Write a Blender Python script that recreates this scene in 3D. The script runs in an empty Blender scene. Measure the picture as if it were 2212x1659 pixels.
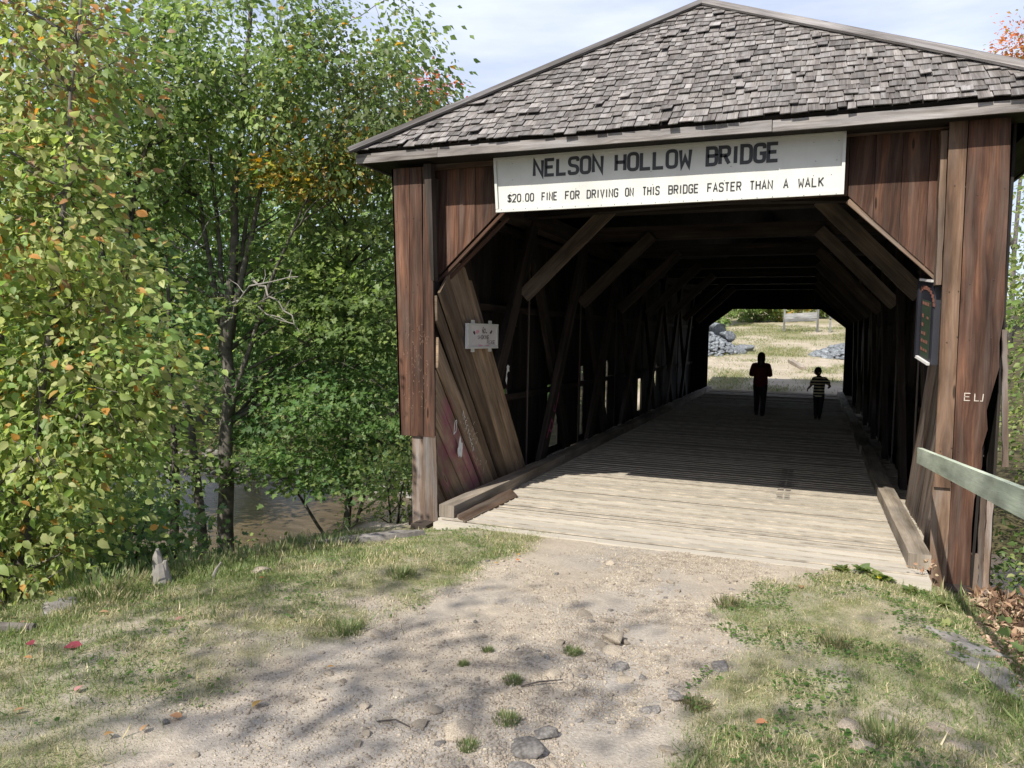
import bpy, bmesh, math, random
import numpy as np
from mathutils import Vector, Matrix
random.seed(7)
RS = np.random.RandomState(11)
S = bpy.context.scene
COL = S.collection

# ------------------------------------------------------------------ camera
cam_d = bpy.data.cameras.new('camera'); cam = bpy.data.objects.new('camera', cam_d); COL.objects.link(cam)
def cam_basis(yaw, pitch, roll):
    a, p, r = map(math.radians, (yaw, pitch, roll))
    F = Vector((-math.sin(a)*math.cos(p), math.cos(a)*math.cos(p), -math.sin(p)))
    R = Vector((math.cos(a), math.sin(a), 0)); U = R.cross(F)
    return R*math.cos(r)+U*math.sin(r), -R*math.sin(r)+U*math.cos(r), F
R_, U_, F_ = cam_basis(21.61348555, 3.79836143, 1.0)
M = Matrix((R_, U_, -F_)).transposed().to_4x4(); M.translation = Vector((1.2781, -7.0450, 1.9))
cam.matrix_world = M
cam_d.sensor_width = 36; cam_d.lens = 1640/2212*36; cam_d.clip_end = 2000; cam_d.clip_start = .05
S.camera = cam
S.render.resolution_x = 1024; S.render.resolution_y = 768
# ------------------------------------------------------------------ light
SUN_EL = 45.0; SUN_DIR = Vector((.22, .98, -1.0)).normalized()      # the way the light travels
w = bpy.data.worlds.new('World'); S.world = w; w.use_nodes = True
nt = w.node_tree; nt.nodes.clear()
wo = nt.nodes.new('ShaderNodeOutputWorld'); bg = nt.nodes.new('ShaderNodeBackground')
sky = nt.nodes.new('ShaderNodeTexSky'); sky.sky_type = 'NISHITA'; sky.sun_disc = False
sky.sun_elevation = math.radians(SUN_EL); sky.sun_rotation = math.radians(180+12.65); sky.altitude = 100
sky.air_density = 1.0; sky.dust_density = 1.5; sky.ozone_density = 1.0
tc = nt.nodes.new('ShaderNodeTexCoord'); mp = nt.nodes.new('ShaderNodeMapping'); mp.inputs['Scale'].default_value = (1.2, 1.2, 5.5)
mp.inputs['Rotation'].default_value = (.12, .1, .3)
nz = nt.nodes.new('ShaderNodeTexNoise'); nz.inputs['Scale'].default_value = 1.7; nz.inputs['Detail'].default_value = 7; nz.inputs['Roughness'].default_value = .55
cr = nt.nodes.new('ShaderNodeMapRange'); cr.inputs[1].default_value = .36; cr.inputs[2].default_value = .68; cr.inputs[3].default_value = .35; cr.inputs[4].default_value = .95
mx = nt.nodes.new('ShaderNodeMix'); mx.data_type = 'RGBA'
mx.inputs[7].default_value = (6.9, 7.4, 9.2, 1)         # thin high cloud, in the units of the sky texture
nt.links.new(tc.outputs['Generated'], mp.inputs[0]); nt.links.new(mp.outputs[0], nz.inputs['Vector'])
nt.links.new(nz.outputs[0], cr.inputs[0]); nt.links.new(cr.outputs[0], mx.inputs[0])
nt.links.new(sky.outputs[0], mx.inputs[6]); nt.links.new(mx.outputs[2], bg.inputs[0])
bg.inputs[1].default_value = .085
nt.links.new(bg.outputs[0], wo.inputs[0])
sd = bpy.data.lights.new('sun', 'SUN'); sd.energy = 4.2; sd.angle = math.radians(.5); sd.color = (1, .95, .86)
sun = bpy.data.objects.new('sun', sd); COL.objects.link(sun); sun.rotation_euler = SUN_DIR.to_track_quat('-Z', 'Y').to_euler()
S.view_settings.view_transform = 'Standard'; S.view_settings.look = 'None'; S.view_settings.exposure = .8; S.view_settings.gamma = 1
S.render.engine = 'CYCLES'
S.cycles.max_bounces = 6; S.cycles.diffuse_bounces = 4; S.cycles.transmission_bounces = 4; S.cycles.transparent_max_bounces = 6

# ------------------------------------------------------------------ tags and links
def tag(o, label=None, cat=None, group=None, kind=None):
    if label: o['label'] = label
    if cat: o['category'] = cat
    if group: o['group'] = group
    if kind: o['kind'] = kind
    return o
def empty(name, loc, label, cat, group=None):
    o = bpy.data.objects.new(name, None); COL.objects.link(o); o.location = loc; o.empty_display_size = .1
    return tag(o, label, cat, group)
def link_mesh(name, me, mat, parent=None, base=None):
    if mat and not me.materials: me.materials.append(mat)
    o = bpy.data.objects.new(name, me); COL.objects.link(o)
    if parent is not None:
        o.parent = parent
        root = parent; p = Vector(root.location)
        while root.parent: root = root.parent; p = Vector(root.location)
        if parent.parent is None: o.matrix_parent_inverse = Matrix.Translation(-p)
    elif base is not None:
        me.transform(Matrix.Translation(-Vector(base))); o.location = base
    return o

# ------------------------------------------------------------------ numpy noise
def _h(ix, iy, s):
    n = (ix.astype(np.int64)*374761393 + iy.astype(np.int64)*668265263 + s*1442695041) & 0x7fffffff
    n = ((n ^ (n >> 13))*1274126177) & 0x7fffffff
    return ((n ^ (n >> 16)) & 0xffff)/65535.0
def vnoise(x, y, s=0):
    x = np.asarray(x, float); y = np.asarray(y, float)
    ix = np.floor(x); iy = np.floor(y); fx = x-ix; fy = y-iy
    fx = fx*fx*(3-2*fx); fy = fy*fy*(3-2*fy)
    a = _h(ix, iy, s); b = _h(ix+1, iy, s); c = _h(ix, iy+1, s); d = _h(ix+1, iy+1, s)
    return (a*(1-fx)+b*fx)*(1-fy)+(c*(1-fx)+d*fx)*fy
def fbm(x, y, s=0, o=4):
    t = 0; a = .5; n = 0
    for i in range(o):
        t = t+a*vnoise(x*2**i, y*2**i, s+i*17); n += a; a *= .5
    return t/n
def sst(t): t = np.clip(t, 0, 1); return t*t*(3-2*t)

# ------------------------------------------------------------------ materials
def newmat(name):
    m = bpy.data.materials.new(name); m.use_nodes = True; n = m.node_tree; n.nodes.clear()
    out = n.nodes.new('ShaderNodeOutputMaterial'); b = n.nodes.new('ShaderNodeBsdfPrincipled'); n.links.new(b.outputs[0], out.inputs[0])
    return m, n, b, out
class NT:
    def __init__(s, n): s.n = n
    def node(s, t, **k):
        x = s.n.nodes.new(t)
        for a, v in k.items(): setattr(x, a, v)
        return x
    def link(s, a, b): s.n.links.new(a, b)
    def noise(s, vec, scale, detail=3, rough=.55, dist=0):
        x = s.node('ShaderNodeTexNoise'); x.inputs['Scale'].default_value = scale; x.inputs['Detail'].default_value = detail
        x.inputs['Roughness'].default_value = rough; x.inputs['Distortion'].default_value = dist
        if vec is not None: s.link(vec, x.inputs['Vector'])
        return x.outputs[0]
    def mapv(s, vec, scale=(1, 1, 1), loc=(0, 0, 0), rot=(0, 0, 0)):
        x = s.node('ShaderNodeMapping'); x.inputs['Scale'].default_value = scale; x.inputs['Location'].default_value = loc; x.inputs['Rotation'].default_value = rot
        s.link(vec, x.inputs[0]); return x.outputs[0]
    def rng(s, v, a, b, c=0, d=1):
        x = s.node('ShaderNodeMapRange')
        for i, q in enumerate((a, b, c, d)): x.inputs[i+1].default_value = q
        s.link(v, x.inputs[0]); return x.outputs[0]
    def math(s, op, a, b=None):
        x = s.node('ShaderNodeMath', operation=op)
        for i, q in enumerate((a, b)):
            if q is None: continue
            if isinstance(q, (int, float)): x.inputs[i].default_value = q
            else: s.link(q, x.inputs[i])
        return x.outputs[0]
    def mix(s, f, a, b, mode='MIX'):
        x = s.node('ShaderNodeMix', data_type='RGBA', blend_type=mode)
        for i, q in ((0, f), (6, a), (7, b)):
            if isinstance(q, (int, float)): x.inputs[i].default_value = q
            elif isinstance(q, tuple): x.inputs[i].default_value = (*q, 1)[:4]
            else: s.link(q, x.inputs[i])
        return x.outputs[2]
    def ramp(s, v, stops):
        x = s.node('ShaderNodeValToRGB'); e = x.color_ramp.elements
        while len(e) < len(stops): e.new(.5)
        for q, (p, c) in zip(e, stops): q.position = p; q.color = (*c, 1)
        s.link(v, x.inputs[0]); return x.outputs[0]
    def attr(s, name): return s.node('ShaderNodeAttribute', attribute_name=name)
    def bump(s, h, strength, dist, b):
        x = s.node('ShaderNodeBump'); x.inputs['Strength'].default_value = strength; x.inputs['Distance'].default_value = dist
        s.link(h, x.inputs['Height']); s.link(x.outputs[0], b.inputs['Normal'])
def plain(name, col, rough=.7, noise=.25, scale=14):
    m, n, b, o = newmat(name); T = NT(n)
    g = T.node('ShaderNodeNewGeometry').outputs['Position']
    v = T.noise(g, scale, 4)
    c = T.mix(T.rng(v, .3, .7), tuple(x*(1-noise) for x in col), tuple(x*(1+noise) for x in col))
    T.link(c, b.inputs['Base Color']); b.inputs['Roughness'].default_value = rough
    return m
# weathered sawn wood, grain along U; the attribute 'rnd' is one number per board
def wood(name, dark, mid, light, grey=(.2, .19, .18), grey_amt=.3, rough=.8, bump=.4, knots=True, paint=None, var=.45, mottle=1.0):
    m, n, b, o = newmat(name); T = NT(n)
    uv = T.node('ShaderNodeUVMap', uv_map='UVMap').outputs[0]
    rnd = T.attr('rnd').outputs['Fac']
    low = T.noise(T.mapv(uv, (.9, 5, 1)), 1.0, 3)
    comb = T.node('ShaderNodeCombineXYZ'); sep = T.node('ShaderNodeSeparateXYZ'); T.link(uv, sep.inputs[0])
    dv = T.math('MULTIPLY', T.math('SUBTRACT', low, .5), .10)
    kn = None
    if knots:
        vo = T.node('ShaderNodeTexVoronoi', feature='F1'); vo.inputs['Scale'].default_value = 1
        T.link(T.mapv(uv, (1.1, 5.5, 1)), vo.inputs['Vector'])
        vo.inputs['Randomness'].default_value = 1
        kn = vo.outputs['Distance']
        bend = T.math('MULTIPLY', T.rng(kn, 0, .4, 1, 0), .035)
        dv = T.math('ADD', dv, bend)
    T.link(sep.outputs[0], comb.inputs[0]); T.link(T.math('ADD', sep.outputs[1], dv), comb.inputs[1])
    cv = comb.outputs[0]
    streak = T.noise(T.mapv(cv, (1.6, 60, 1)), 1.0, 5, .6)
    fine = T.noise(T.mapv(cv, (5, 260, 1)), 1.0, 3, .6)
    broad = T.noise(T.mapv(cv, (.8, 9, 1), (3, 1, 0)), 1.0, 4, .5)
    c = T.ramp(T.math('ADD', T.math('MULTIPLY', streak, .45), T.math('MULTIPLY', broad, .55)), [(.3, dark), (.5, mid), (.7, light)])
    mot = T.noise(T.mapv(uv, (1.3, 5, 1), (31, 7, 0)), 1.0, 4, .6)
    ms_ = T.node('ShaderNodeVectorMath', operation='SCALE'); T.link(c, ms_.inputs[0]); T.link(T.rng(mot, .3, .7, 1-.5*mottle, 1+.55*mottle), ms_.inputs['Scale']); c = ms_.outputs[0]
    gm = T.math('MULTIPLY', T.rng(T.noise(T.mapv(cv, (1.2, 14, 1), (9, 4, 0)), 1.0, 4), .45, .7), grey_amt)
    c = T.mix(gm, c, grey)
    if paint: c = paint(T, c, streak)
    c = T.mix(T.math('MULTIPLY', T.rng(fine, .35, .65, 0, 1), .22), c, tuple(x*.5 for x in dark))
    if knots:
        c = T.mix(T.rng(kn, .10, .17, .45, 0), c, light)
        c = T.mix(T.rng(kn, .05, .08, .85, 0), c, tuple(x*.5 for x in dark))
    sc = T.rng(rnd, 0, 1, 1-var, 1+var)
    mul = T.node('ShaderNodeVectorMath', operation='SCALE'); T.link(c, mul.inputs[0]); T.link(sc, mul.inputs['Scale'])
    T.link(mul.outputs[0], b.inputs['Base Color']); b.inputs['Roughness'].default_value = rough
    b.inputs['Specular IOR Level'].default_value = .25
    hgt = T.math('ADD', T.math('MULTIPLY', streak, .7), T.math('MULTIPLY', fine, .5))
    T.bump(hgt, bump, .006, b)
    return m
def spray(T, c, streak):
    g = T.node('ShaderNodeNewGeometry').outputs['Position']
    tot = None
    nz = T.noise(g, 6, 3)
    for (y, z, r) in ((.28, 1.02, .13), (.33, .86, .12), (.2, .62, .12), (.5, .66, .16), (.66, .5, .15), (.85, .36, .17), (1.02, .2, .15), (.28, .35, .12)):
        x = T.node('ShaderNodeVectorMath', operation='DISTANCE'); T.link(g, x.inputs[0]); x.inputs[1].default_value = (-2.36, y, z)
        f = T.rng(T.math('ADD', x.outputs['Value'], T.math('MULTIPLY', nz, .1)), r+.01, r+.13, 1, 0)
        tot = f if tot is None else T.math('MAXIMUM', tot, f)
    c = T.mix(T.math('MULTIPLY', tot, T.math('MULTIPLY', T.rng(streak, .3, .7, .5, .9), T.rng(T.noise(g, 9, 4), .38, .6, .25, 1))), c, (.23, .06, .105))
    tot = None
    for (y, z, r) in ((2.0, 1.28, .08), (2.1, 1.1, .1)):
        x = T.node('ShaderNodeVectorMath', operation='DISTANCE'); T.link(g, x.inputs[0]); x.inputs[1].default_value = (-2.36, y, z)
        f = T.rng(T.math('ADD', x.outputs['Value'], T.math('MULTIPLY', nz, .1)), r, r+.06, 1, 0)
        tot = f if tot is None else T.math('MAXIMUM', tot, f)
    return T.mix(T.math('MULTIPLY', tot, .6), c, (.22, .05, .03))
MAT = {}
MAT['front'] = wood('stained boards', (.013, .007, .005), (.066, .031, .019), (.175, .084, .048), (.15, .115, .095), .38, bump=.9, var=.34)
MAT['weathered'] = wood('weathered boards', (.055, .035, .025), (.14, .10, .075), (.25, .19, .15), (.26, .25, .245), .7, bump=.6)
MAT['wing'] = wood('wing boards', (.075, .048, .03), (.20, .14, .09), (.33, .25, .17), (.2, .18, .16), .35, bump=.6, paint=spray, var=.5)
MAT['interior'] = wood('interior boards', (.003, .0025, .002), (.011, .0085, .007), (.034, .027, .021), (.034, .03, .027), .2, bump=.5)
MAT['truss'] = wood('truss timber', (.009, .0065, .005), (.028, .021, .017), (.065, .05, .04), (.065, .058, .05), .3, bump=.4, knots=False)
MAT['brace'] = wood('brace timber', (.03, .022, .016), (.085, .066, .05), (.16, .13, .10), (.14, .13, .12), .3, bump=.4, knots=False)
MAT['deck'] = wood('deck planks', (.36, .325, .265), (.43, .39, .325), (.48, .44, .375), (.41, .385, .35), .3, bump=.35, knots=False, var=.10, mottle=.25)
MAT['seam'] = plain('packed dirt in the plank seams', (.31, .27, .215), .95, .4, 6)
MAT['kerb'] = wood('kerb timber', (.12, .095, .07), (.25, .21, .165), (.36, .31, .25), (.28, .26, .24), .5, bump=.6, knots=False, var=.2)
MAT['shingle'] = wood('cedar shingles', (.05, .042, .037), (.15, .134, .124), (.28, .262, .248), (.26, .255, .25), .6, bump=.9, knots=False, var=.28)
MAT['fascia'] = wood('grey fascia board', (.045, .037, .032), (.145, .132, .122), (.27, .25, .24), (.25, .24, .24), .7, bump=.6)
MAT['rail'] = wood('green painted rail', (.30, .34, .25), (.38, .42, .32), (.43, .46, .37), (.36, .38, .32), .35, bump=.3, knots=False, var=.1)
MAT['tan'] = wood('sun faded post board', (.035, .020, .013), (.095, .056, .034), (.17, .105, .066), (.15, .12, .10), .35, bump=.7)
MAT['mossy'] = wood('faded brown board', (.04, .025, .017), (.11, .07, .046), (.2, .135, .09), (.19, .17, .15), .5, bump=.6)
MAT['far_grey'] = wood('grey sign boards', (.11, .11, .11), (.18, .178, .175), (.25, .247, .24), (.24, .24, .24), .4, bump=.3, knots=False)
def sign_paint(name, col, dirt=.85):
    m, n, b, o = newmat(name); T = NT(n)
    g = T.node('ShaderNodeNewGeometry').outputs['Position']
    v = T.noise(g, 3, 5); v2 = T.noise(T.mapv(g, (30, 30, 2)), 1, 4)
    c = T.mix(T.rng(v, .35, .7), col, tuple(x*dirt for x in col))
    c = T.mix(T.rng(v2, .55, .8, 0, .35), c, tuple(x*.7 for x in col))
    T.link(c, b.inputs['Base Color']); b.inputs['Roughness'].default_value = .45
    T.bump(T.noise(g, 40, 3), .15, .003, b)
    return m
MAT['white'] = sign_paint('white sign paint', (.52, .52, .48))
MAT['white2'] = sign_paint('scuffed white paint', (.60, .58, .56), .75)
MAT['black'] = plain('black lettering', (.012, .013, .014), .5)
MAT['faded_black'] = plain('faded lettering', (.09, .085, .08), .7)
MAT['blue'] = sign_paint('dark blue paint', (.017, .018, .025), .6)
MAT['green'] = sign_paint('dark green paint', (.03, .045, .028), .7)
MAT['orange'] = plain('orange lettering', (.16, .065, .045), .7)
MAT['magenta'] = plain('magenta spray paint', (.32, .06, .13), .8, .4, 30)
MAT['pink'] = plain('pink marker', (.6, .30, .34), .8, .2, 30)
MAT['chalk'] = plain('white paint mark', (.6, .62, .62), .8, .2, 30)
MAT['carve'] = plain('scratched pale wood', (.42, .36, .30), .8, .3, 30)
MAT['nail'] = plain('rusty nail head', (.05, .035, .03), .5)
MAT['rubber'] = plain('tyre mark', (.17, .15, .13), .9)
MAT['bark'] = plain('grey bark', (.10, .088, .075), .9, .6, 9)
MAT['barkdark'] = plain('dark bark', (.055, .045, .038), .9, .5, 9)
MAT['barkpale'] = plain('pale dead branch', (.20, .185, .165), .9, .3, 9)
MAT['skin'] = plain('skin', (.42, .25, .18), .5, .05)
MAT['hair'] = plain('dark brown hair', (.03, .018, .012), .5)
MAT['redshirt'] = plain('dark red shirt', (.10, .012, .012), .8)
MAT['darkcloth'] = plain('dark trousers', (.015, .017, .025), .8)
MAT['shoe'] = plain('dark shoes', (.02, .018, .016), .6)
MAT['cap'] = plain('dark cap', (.02, .02, .03), .8)
def stripes():
    m, n, b, o = newmat('striped shirt'); T = NT(n)
    g = T.node('ShaderNodeNewGeometry').outputs['Position']; sp = T.node('ShaderNodeSeparateXYZ'); T.link(g, sp.inputs[0])
    f = T.math('FRACT', T.math('MULTIPLY', sp.outputs[2], 14))
    c = T.mix(T.rng(f, .5, .55), (.012, .012, .018), (.7, .65, .42))
    T.link(c, b.inputs['Base Color']); b.inputs['Roughness'].default_value = .9
    return m
MAT['stripes'] = stripes()
def rockmat(name, cols, scale=5):
    m, n, b, o = newmat(name); T = NT(n)
    tcn = T.node('ShaderNodeTexCoord').outputs['Object']; oi = T.node('ShaderNodeObjectInfo').outputs['Random']
    rn = T.attr('rnd').outputs['Fac']
    v = T.noise(tcn, scale, 6, .6)
    c = T.ramp(v, [(.3, cols[0]), (.5, cols[1]), (.7, cols[2])])
    k = T.rng(T.math('FRACT', T.math('ADD', oi, rn)), 0, 1, .7, 1.2)
    mul = T.node('ShaderNodeVectorMath', operation='SCALE'); T.link(c, mul.inputs[0]); T.link(k, mul.inputs['Scale'])
    T.link(mul.outputs[0], b.inputs['Base Color']); b.inputs['Roughness'].default_value = .85
    T.bump(T.noise(tcn, scale*6, 4), .5, .01, b)
    return m
MAT['stone'] = rockmat('tan field stone', ((.16, .13, .10), (.30, .25, .19), (.42, .37, .29)), 14)
MAT['bluestone'] = rockmat('grey crushed stone', ((.07, .08, .09), (.16, .175, .19), (.28, .295, .31)), 6)
MAT['greyrock'] = rockmat('grey rock', ((.08, .07, .06), (.17, .155, .14), (.28, .26, .24)), 5)
def leafmat(name, transl=.5, rough=.5):
    m, n, b, o = newmat(name); T = NT(n)
    a = T.attr('lc').outputs['Color']
    T.link(a, b.inputs['Base Color']); b.inputs['Roughness'].default_value = rough; b.inputs['Specular IOR Level'].default_value = .4
    tr = T.node('ShaderNodeBsdfTranslucent')
    hs = T.node('ShaderNodeHueSaturation'); hs.inputs['Saturation'].default_value = 1.15; hs.inputs['Value'].default_value = 1.7
    T.link(a, hs.inputs['Color']); T.link(hs.outputs[0], tr.inputs[0])
    ms = T.node('ShaderNodeMixShader'); ms.inputs[0].default_value = transl
    T.link(b.outputs[0], ms.inputs[1]); T.link(tr.outputs[0], ms.inputs[2]); T.link(ms.outputs[0], o.inputs[0])
    return m
MAT['leaf'] = leafmat('leaves')
MAT['grass'] = leafmat('grass blades', .3, .6)
MAT['dryleaf'] = leafmat('dry leaves', .15, .7)
def groundmat():
    m, n, b, o = newmat('dirt and turf'); T = NT(n)
    g = T.node('ShaderNodeNewGeometry').outputs['Position']
    a = T.attr('gm'); sp = T.node('ShaderNodeSeparateColor'); T.link(a.outputs['Color'], sp.inputs[0])
    n1 = T.noise(g, 1.3, 6, .62); n2 = T.noise(g, 9, 6, .65); n3 = T.noise(g, 60, 4, .7)
    dirt = T.ramp(n1, [(.3, (.30, .25, .195)), (.55, (.405, .345, .27)), (.75, (.51, .44, .35))])
    dirt = T.mix(T.rng(n2, .35, .65, 0, .35), dirt, (.29, .245, .195))
    dirt = T.mix(T.rng(n3, .5, .75, 0, .5), dirt, (.60, .54, .45))
    vo = T.node('ShaderNodeTexVoronoi', feature='F1'); vo.inputs['Scale'].default_value = 75; T.link(g, vo.inputs['Vector'])
    pe = T.rng(vo.outputs['Distance'], .18, .32, 1, 0)
    pc = T.mix(T.node('ShaderNodeSeparateColor').outputs[0] if False else vo.outputs['Color'], (.26, .245, .22), (.62, .57, .49))
    dirt = T.mix(T.math('MULTIPLY', pe, T.rng(n2, .4, .6, .1, .8)), dirt, pc)
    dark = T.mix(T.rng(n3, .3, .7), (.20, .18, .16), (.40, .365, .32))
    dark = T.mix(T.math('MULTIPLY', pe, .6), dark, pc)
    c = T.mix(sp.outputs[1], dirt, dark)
    turf = T.ramp(n2, [(.3, (.12, .125, .05)), (.5, (.22, .205, .105)), (.7, (.36, .315, .195))])
    turf = T.mix(T.rng(n3, .4, .7, 0, .6), turf, (.07, .085, .03))
    c = T.mix(sp.outputs[0], c, turf)
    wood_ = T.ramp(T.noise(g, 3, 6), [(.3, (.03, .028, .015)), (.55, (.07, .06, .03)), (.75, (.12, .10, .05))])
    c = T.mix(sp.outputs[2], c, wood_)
    T.link(c, b.inputs['Base Color']); b.inputs['Roughness'].default_value = .95; b.inputs['Specular IOR Level'].default_value = .15
    h = T.math('ADD', T.math('MULTIPLY', n3, .5), T.math('ADD', n2, T.math('MULTIPLY', pe, .25)))
    T.bump(h, .7, .02, b)
    return m
MAT['ground'] = groundmat()
def watermat():
    m, n, b, o = newmat('river water'); T = NT(n)
    g = T.node('ShaderNodeNewGeometry').outputs['Position']
    v = T.noise(T.mapv(g, (1, 3, 1), rot=(0, 0, .1)), 1.2, 5)
    c = T.mix(T.rng(v, .35, .65), (.065, .045, .025), (.12, .088, .052))
    T.link(c, b.inputs['Base Color']); b.inputs['Roughness'].default_value = .22; b.inputs['Specular IOR Level'].default_value = .22
    T.bump(T.noise(T.mapv(g, (1, 2.5, 1)), 5, 4), .35, .05, b)
    return m
MAT['water'] = watermat()

# ------------------------------------------------------------------ mesh builders
class MB:
    def __init__(s): s.v = []; s.f = []; s.uv = []; s.r = []
    def face(s, idx, uvs, r): s.f.append(idx); s.uv.extend(uvs); s.r.append(r)
    def board(s, A, B, C, D, n, t, segs=1, wob=0.0, rnd=None, twist=0.0):
        """board with its front face A B (start) C D (end), lengthwise A->D; thickness t against n"""
        A, B, C, D, n = (Vector(q) for q in (A, B, C, D, n)); n = n.normalized()
        rnd = random.random() if rnd is None else rnd
        L = ((D-A).length+(C-B).length)/2; ou = random.random()*37; ov = random.random()*23
        wv = (B-A).normalized(); i0 = len(s.v); W = (B-A).length; W2 = (C-D).length
        l = r = 0
        for i in range(segs+1):
            k = i/segs
            if wob and 0 < i < segs:
                l = l*.6+random.uniform(-wob, wob); r = r*.6+random.uniform(-wob, wob)
            else: l = r = 0
            tw = twist*math.sin(k*math.pi)
            p = A.lerp(D, k)+wv*l+n*tw; q = B.lerp(C, k)+wv*r+n*tw*.4
            s.v += [p, q, p-n*t, q-n*t]
        for i in range(segs):
            a = i0+4*i; b = a+4; u0 = ou+L*i/segs; u1 = ou+L*(i+1)/segs
            w0 = W+(W2-W)*i/segs; w1 = W+(W2-W)*(i+1)/segs
            s.face((a, a+1, b+1, b), [(u0, ov), (u0, ov+w0), (u1, ov+w1), (u1, ov)], rnd)
            s.face((a+3, a+2, b+2, b+3), [(u0, ov+w0), (u0, ov), (u1, ov), (u1, ov+w1)], rnd)
            s.face((a+2, a, b, b+2), [(u0, ov-t), (u0, ov), (u1, ov), (u1, ov-t)], rnd)
            s.face((a+1, a+3, b+3, b+1), [(u0, ov+W), (u0, ov+W+t), (u1, ov+W+t), (u1, ov+W)], rnd)
        a = i0; b = i0+4*segs
        s.face((a+1, a, a+2, a+3), [(ou, ov), (ou+.01, ov+W), (ou+.02, ov+W), (ou+.02, ov)], rnd)
        s.face((b, b+1, b+3, b+2), [(ou, ov), (ou+.01, ov+W), (ou+.02, ov+W), (ou+.02, ov)], rnd)
    def beam(s, p0, p1, width, thick, wdir, segs=1, wob=0, rnd=None):
        """timber from p0 to p1 (centre line); wdir ~ direction of its width"""
        p0, p1, wdir = Vector(p0), Vector(p1), Vector(wdir)
        ax = (p1-p0).normalized(); wv = (wdir-ax*wdir.dot(ax)).normalized(); n = wv.cross(ax)
        h = wv*width/2; o = n*thick/2
        s.board(p0-h+o, p0+h+o, p1+h+o, p1-h+o, n, thick, segs, wob, rnd)
    def box(s, x0, x1, y0, y1, z0, z1, rnd=None):
        d = (x1-x0, y1-y0, z1-z0); c = ((x0+x1)/2, (y0+y1)/2, (z0+z1)/2); k = max(range(3), key=lambda i: d[i])
        p0 = list(c); p1 = list(c); p0[k] -= d[k]/2; p1[k] += d[k]/2; a = (k+1) % 3; b = (k+2) % 3
        wd = [0, 0, 0]; wd[a] = 1; s.beam(p0, p1, d[a], d[b], wd, 1, 0, rnd)
    def tube(s, pts, radii, n=6, rnd=.5):
        pts = [Vector(p) for p in pts]; i0 = len(s.v); k = len(pts)
        for i, p in enumerate(pts):
            d = (pts[min(i+1, k-1)]-pts[max(i-1, 0)])
            if d.length < 1e-6: d = Vector((0, 0, 1))
            d.normalize(); a = d.cross(Vector((.31, .95, .05))).normalized(); b = d.cross(a)
            for j in range(n):
                t = 2*math.pi*j/n; s.v.append(p+(a*math.cos(t)+b*math.sin(t))*radii[i])
        for i in range(k-1):
            for j in range(n):
                a = i0+i*n+j; b = i0+i*n+(j+1) % n
                s.face((a, b, b+n, a+n), [(i, j/n), (i, (j+1)/n), (i+1, (j+1)/n), (i+1, j/n)], rnd)
        s.face(tuple(i0+j for j in range(n))[::-1], [(0, 0)]*n, rnd); e = i0+(k-1)*n
        s.face(tuple(e+j for j in range(n)), [(0, 0)]*n, rnd)
    def poly(s, pts, n, t, rnd=.5):
        """flat plate with outline pts, thickness t behind"""
        n = Vector(n).normalized(); pts = [Vector(p) for p in pts]; k = len(pts); i0 = len(s.v)
        s.v += pts+[p-n*t for p in pts]
        uvs = [(p.x+p.y, p.z) for p in pts]
        s.face(tuple(range(i0, i0+k)), uvs, rnd); s.face(tuple(range(i0+2*k-1, i0+k-1, -1)), uvs[::-1], rnd)
        for j in range(k):
            q = (j+1) % k; s.face((i0+q, i0+j, i0+k+j, i0+k+q), [(0, 0), (.1, 0), (.1, .02), (0, .02)], rnd)
    def build(s, name, mat, parent=None, base=None, smooth=False):
        me = bpy.data.meshes.new(name)
        me.from_pydata([tuple(v) for v in s.v], [], s.f)
        uvl = me.uv_layers.new(name='UVMap'); uvl.data.foreach_set('uv', np.array(s.uv, dtype=np.float32).ravel())
        a = me.attributes.new('rnd', 'FLOAT', 'FACE'); a.data.foreach_set('value', np.array(s.r, dtype=np.float32))
        if smooth: me.polygons.foreach_set('use_smooth', [True]*len(me.polygons))
        me.update(); return link_mesh(name, me, mat, parent, base)
def np_mesh(name, V, F, facecol=None, smooth=False):
    """V (n,3), F list of (m,k) index arrays of equal k or several"""
    me = bpy.data.meshes.new(name); V = np.asarray(V, np.float32)
    me.vertices.add(len(V)); me.vertices.foreach_set('co', V.ravel())
    F = [np.asarray(f, np.int32) for f in F]
    nl = sum(f.size for f in F); nf = sum(len(f) for f in F)
    me.loops.add(nl); me.loops.foreach_set('vertex_index', np.concatenate([f.ravel() for f in F]))
    me.polygons.add(nf)
    tot = np.concatenate([np.full(len(f), f.shape[1], np.int32) for f in F]); st = np.concatenate([[0], np.cumsum(tot)[:-1]]).astype(np.int32)
    me.polygons.foreach_set('loop_start', st); me.polygons.foreach_set('loop_total', tot)
    if smooth: me.polygons.foreach_set('use_smooth', np.ones(nf, bool))
    me.update(calc_edges=True)
    if facecol is not None:
        a = me.attributes.new('lc', 'FLOAT_COLOR', 'FACE')
        a.data.foreach_set('color', np.concatenate([facecol, np.ones((len(facecol), 1))], 1).astype(np.float32).ravel())
    return me
def norm(a): return a/np.maximum(np.linalg.norm(a, axis=1, keepdims=True), 1e-9)
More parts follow.
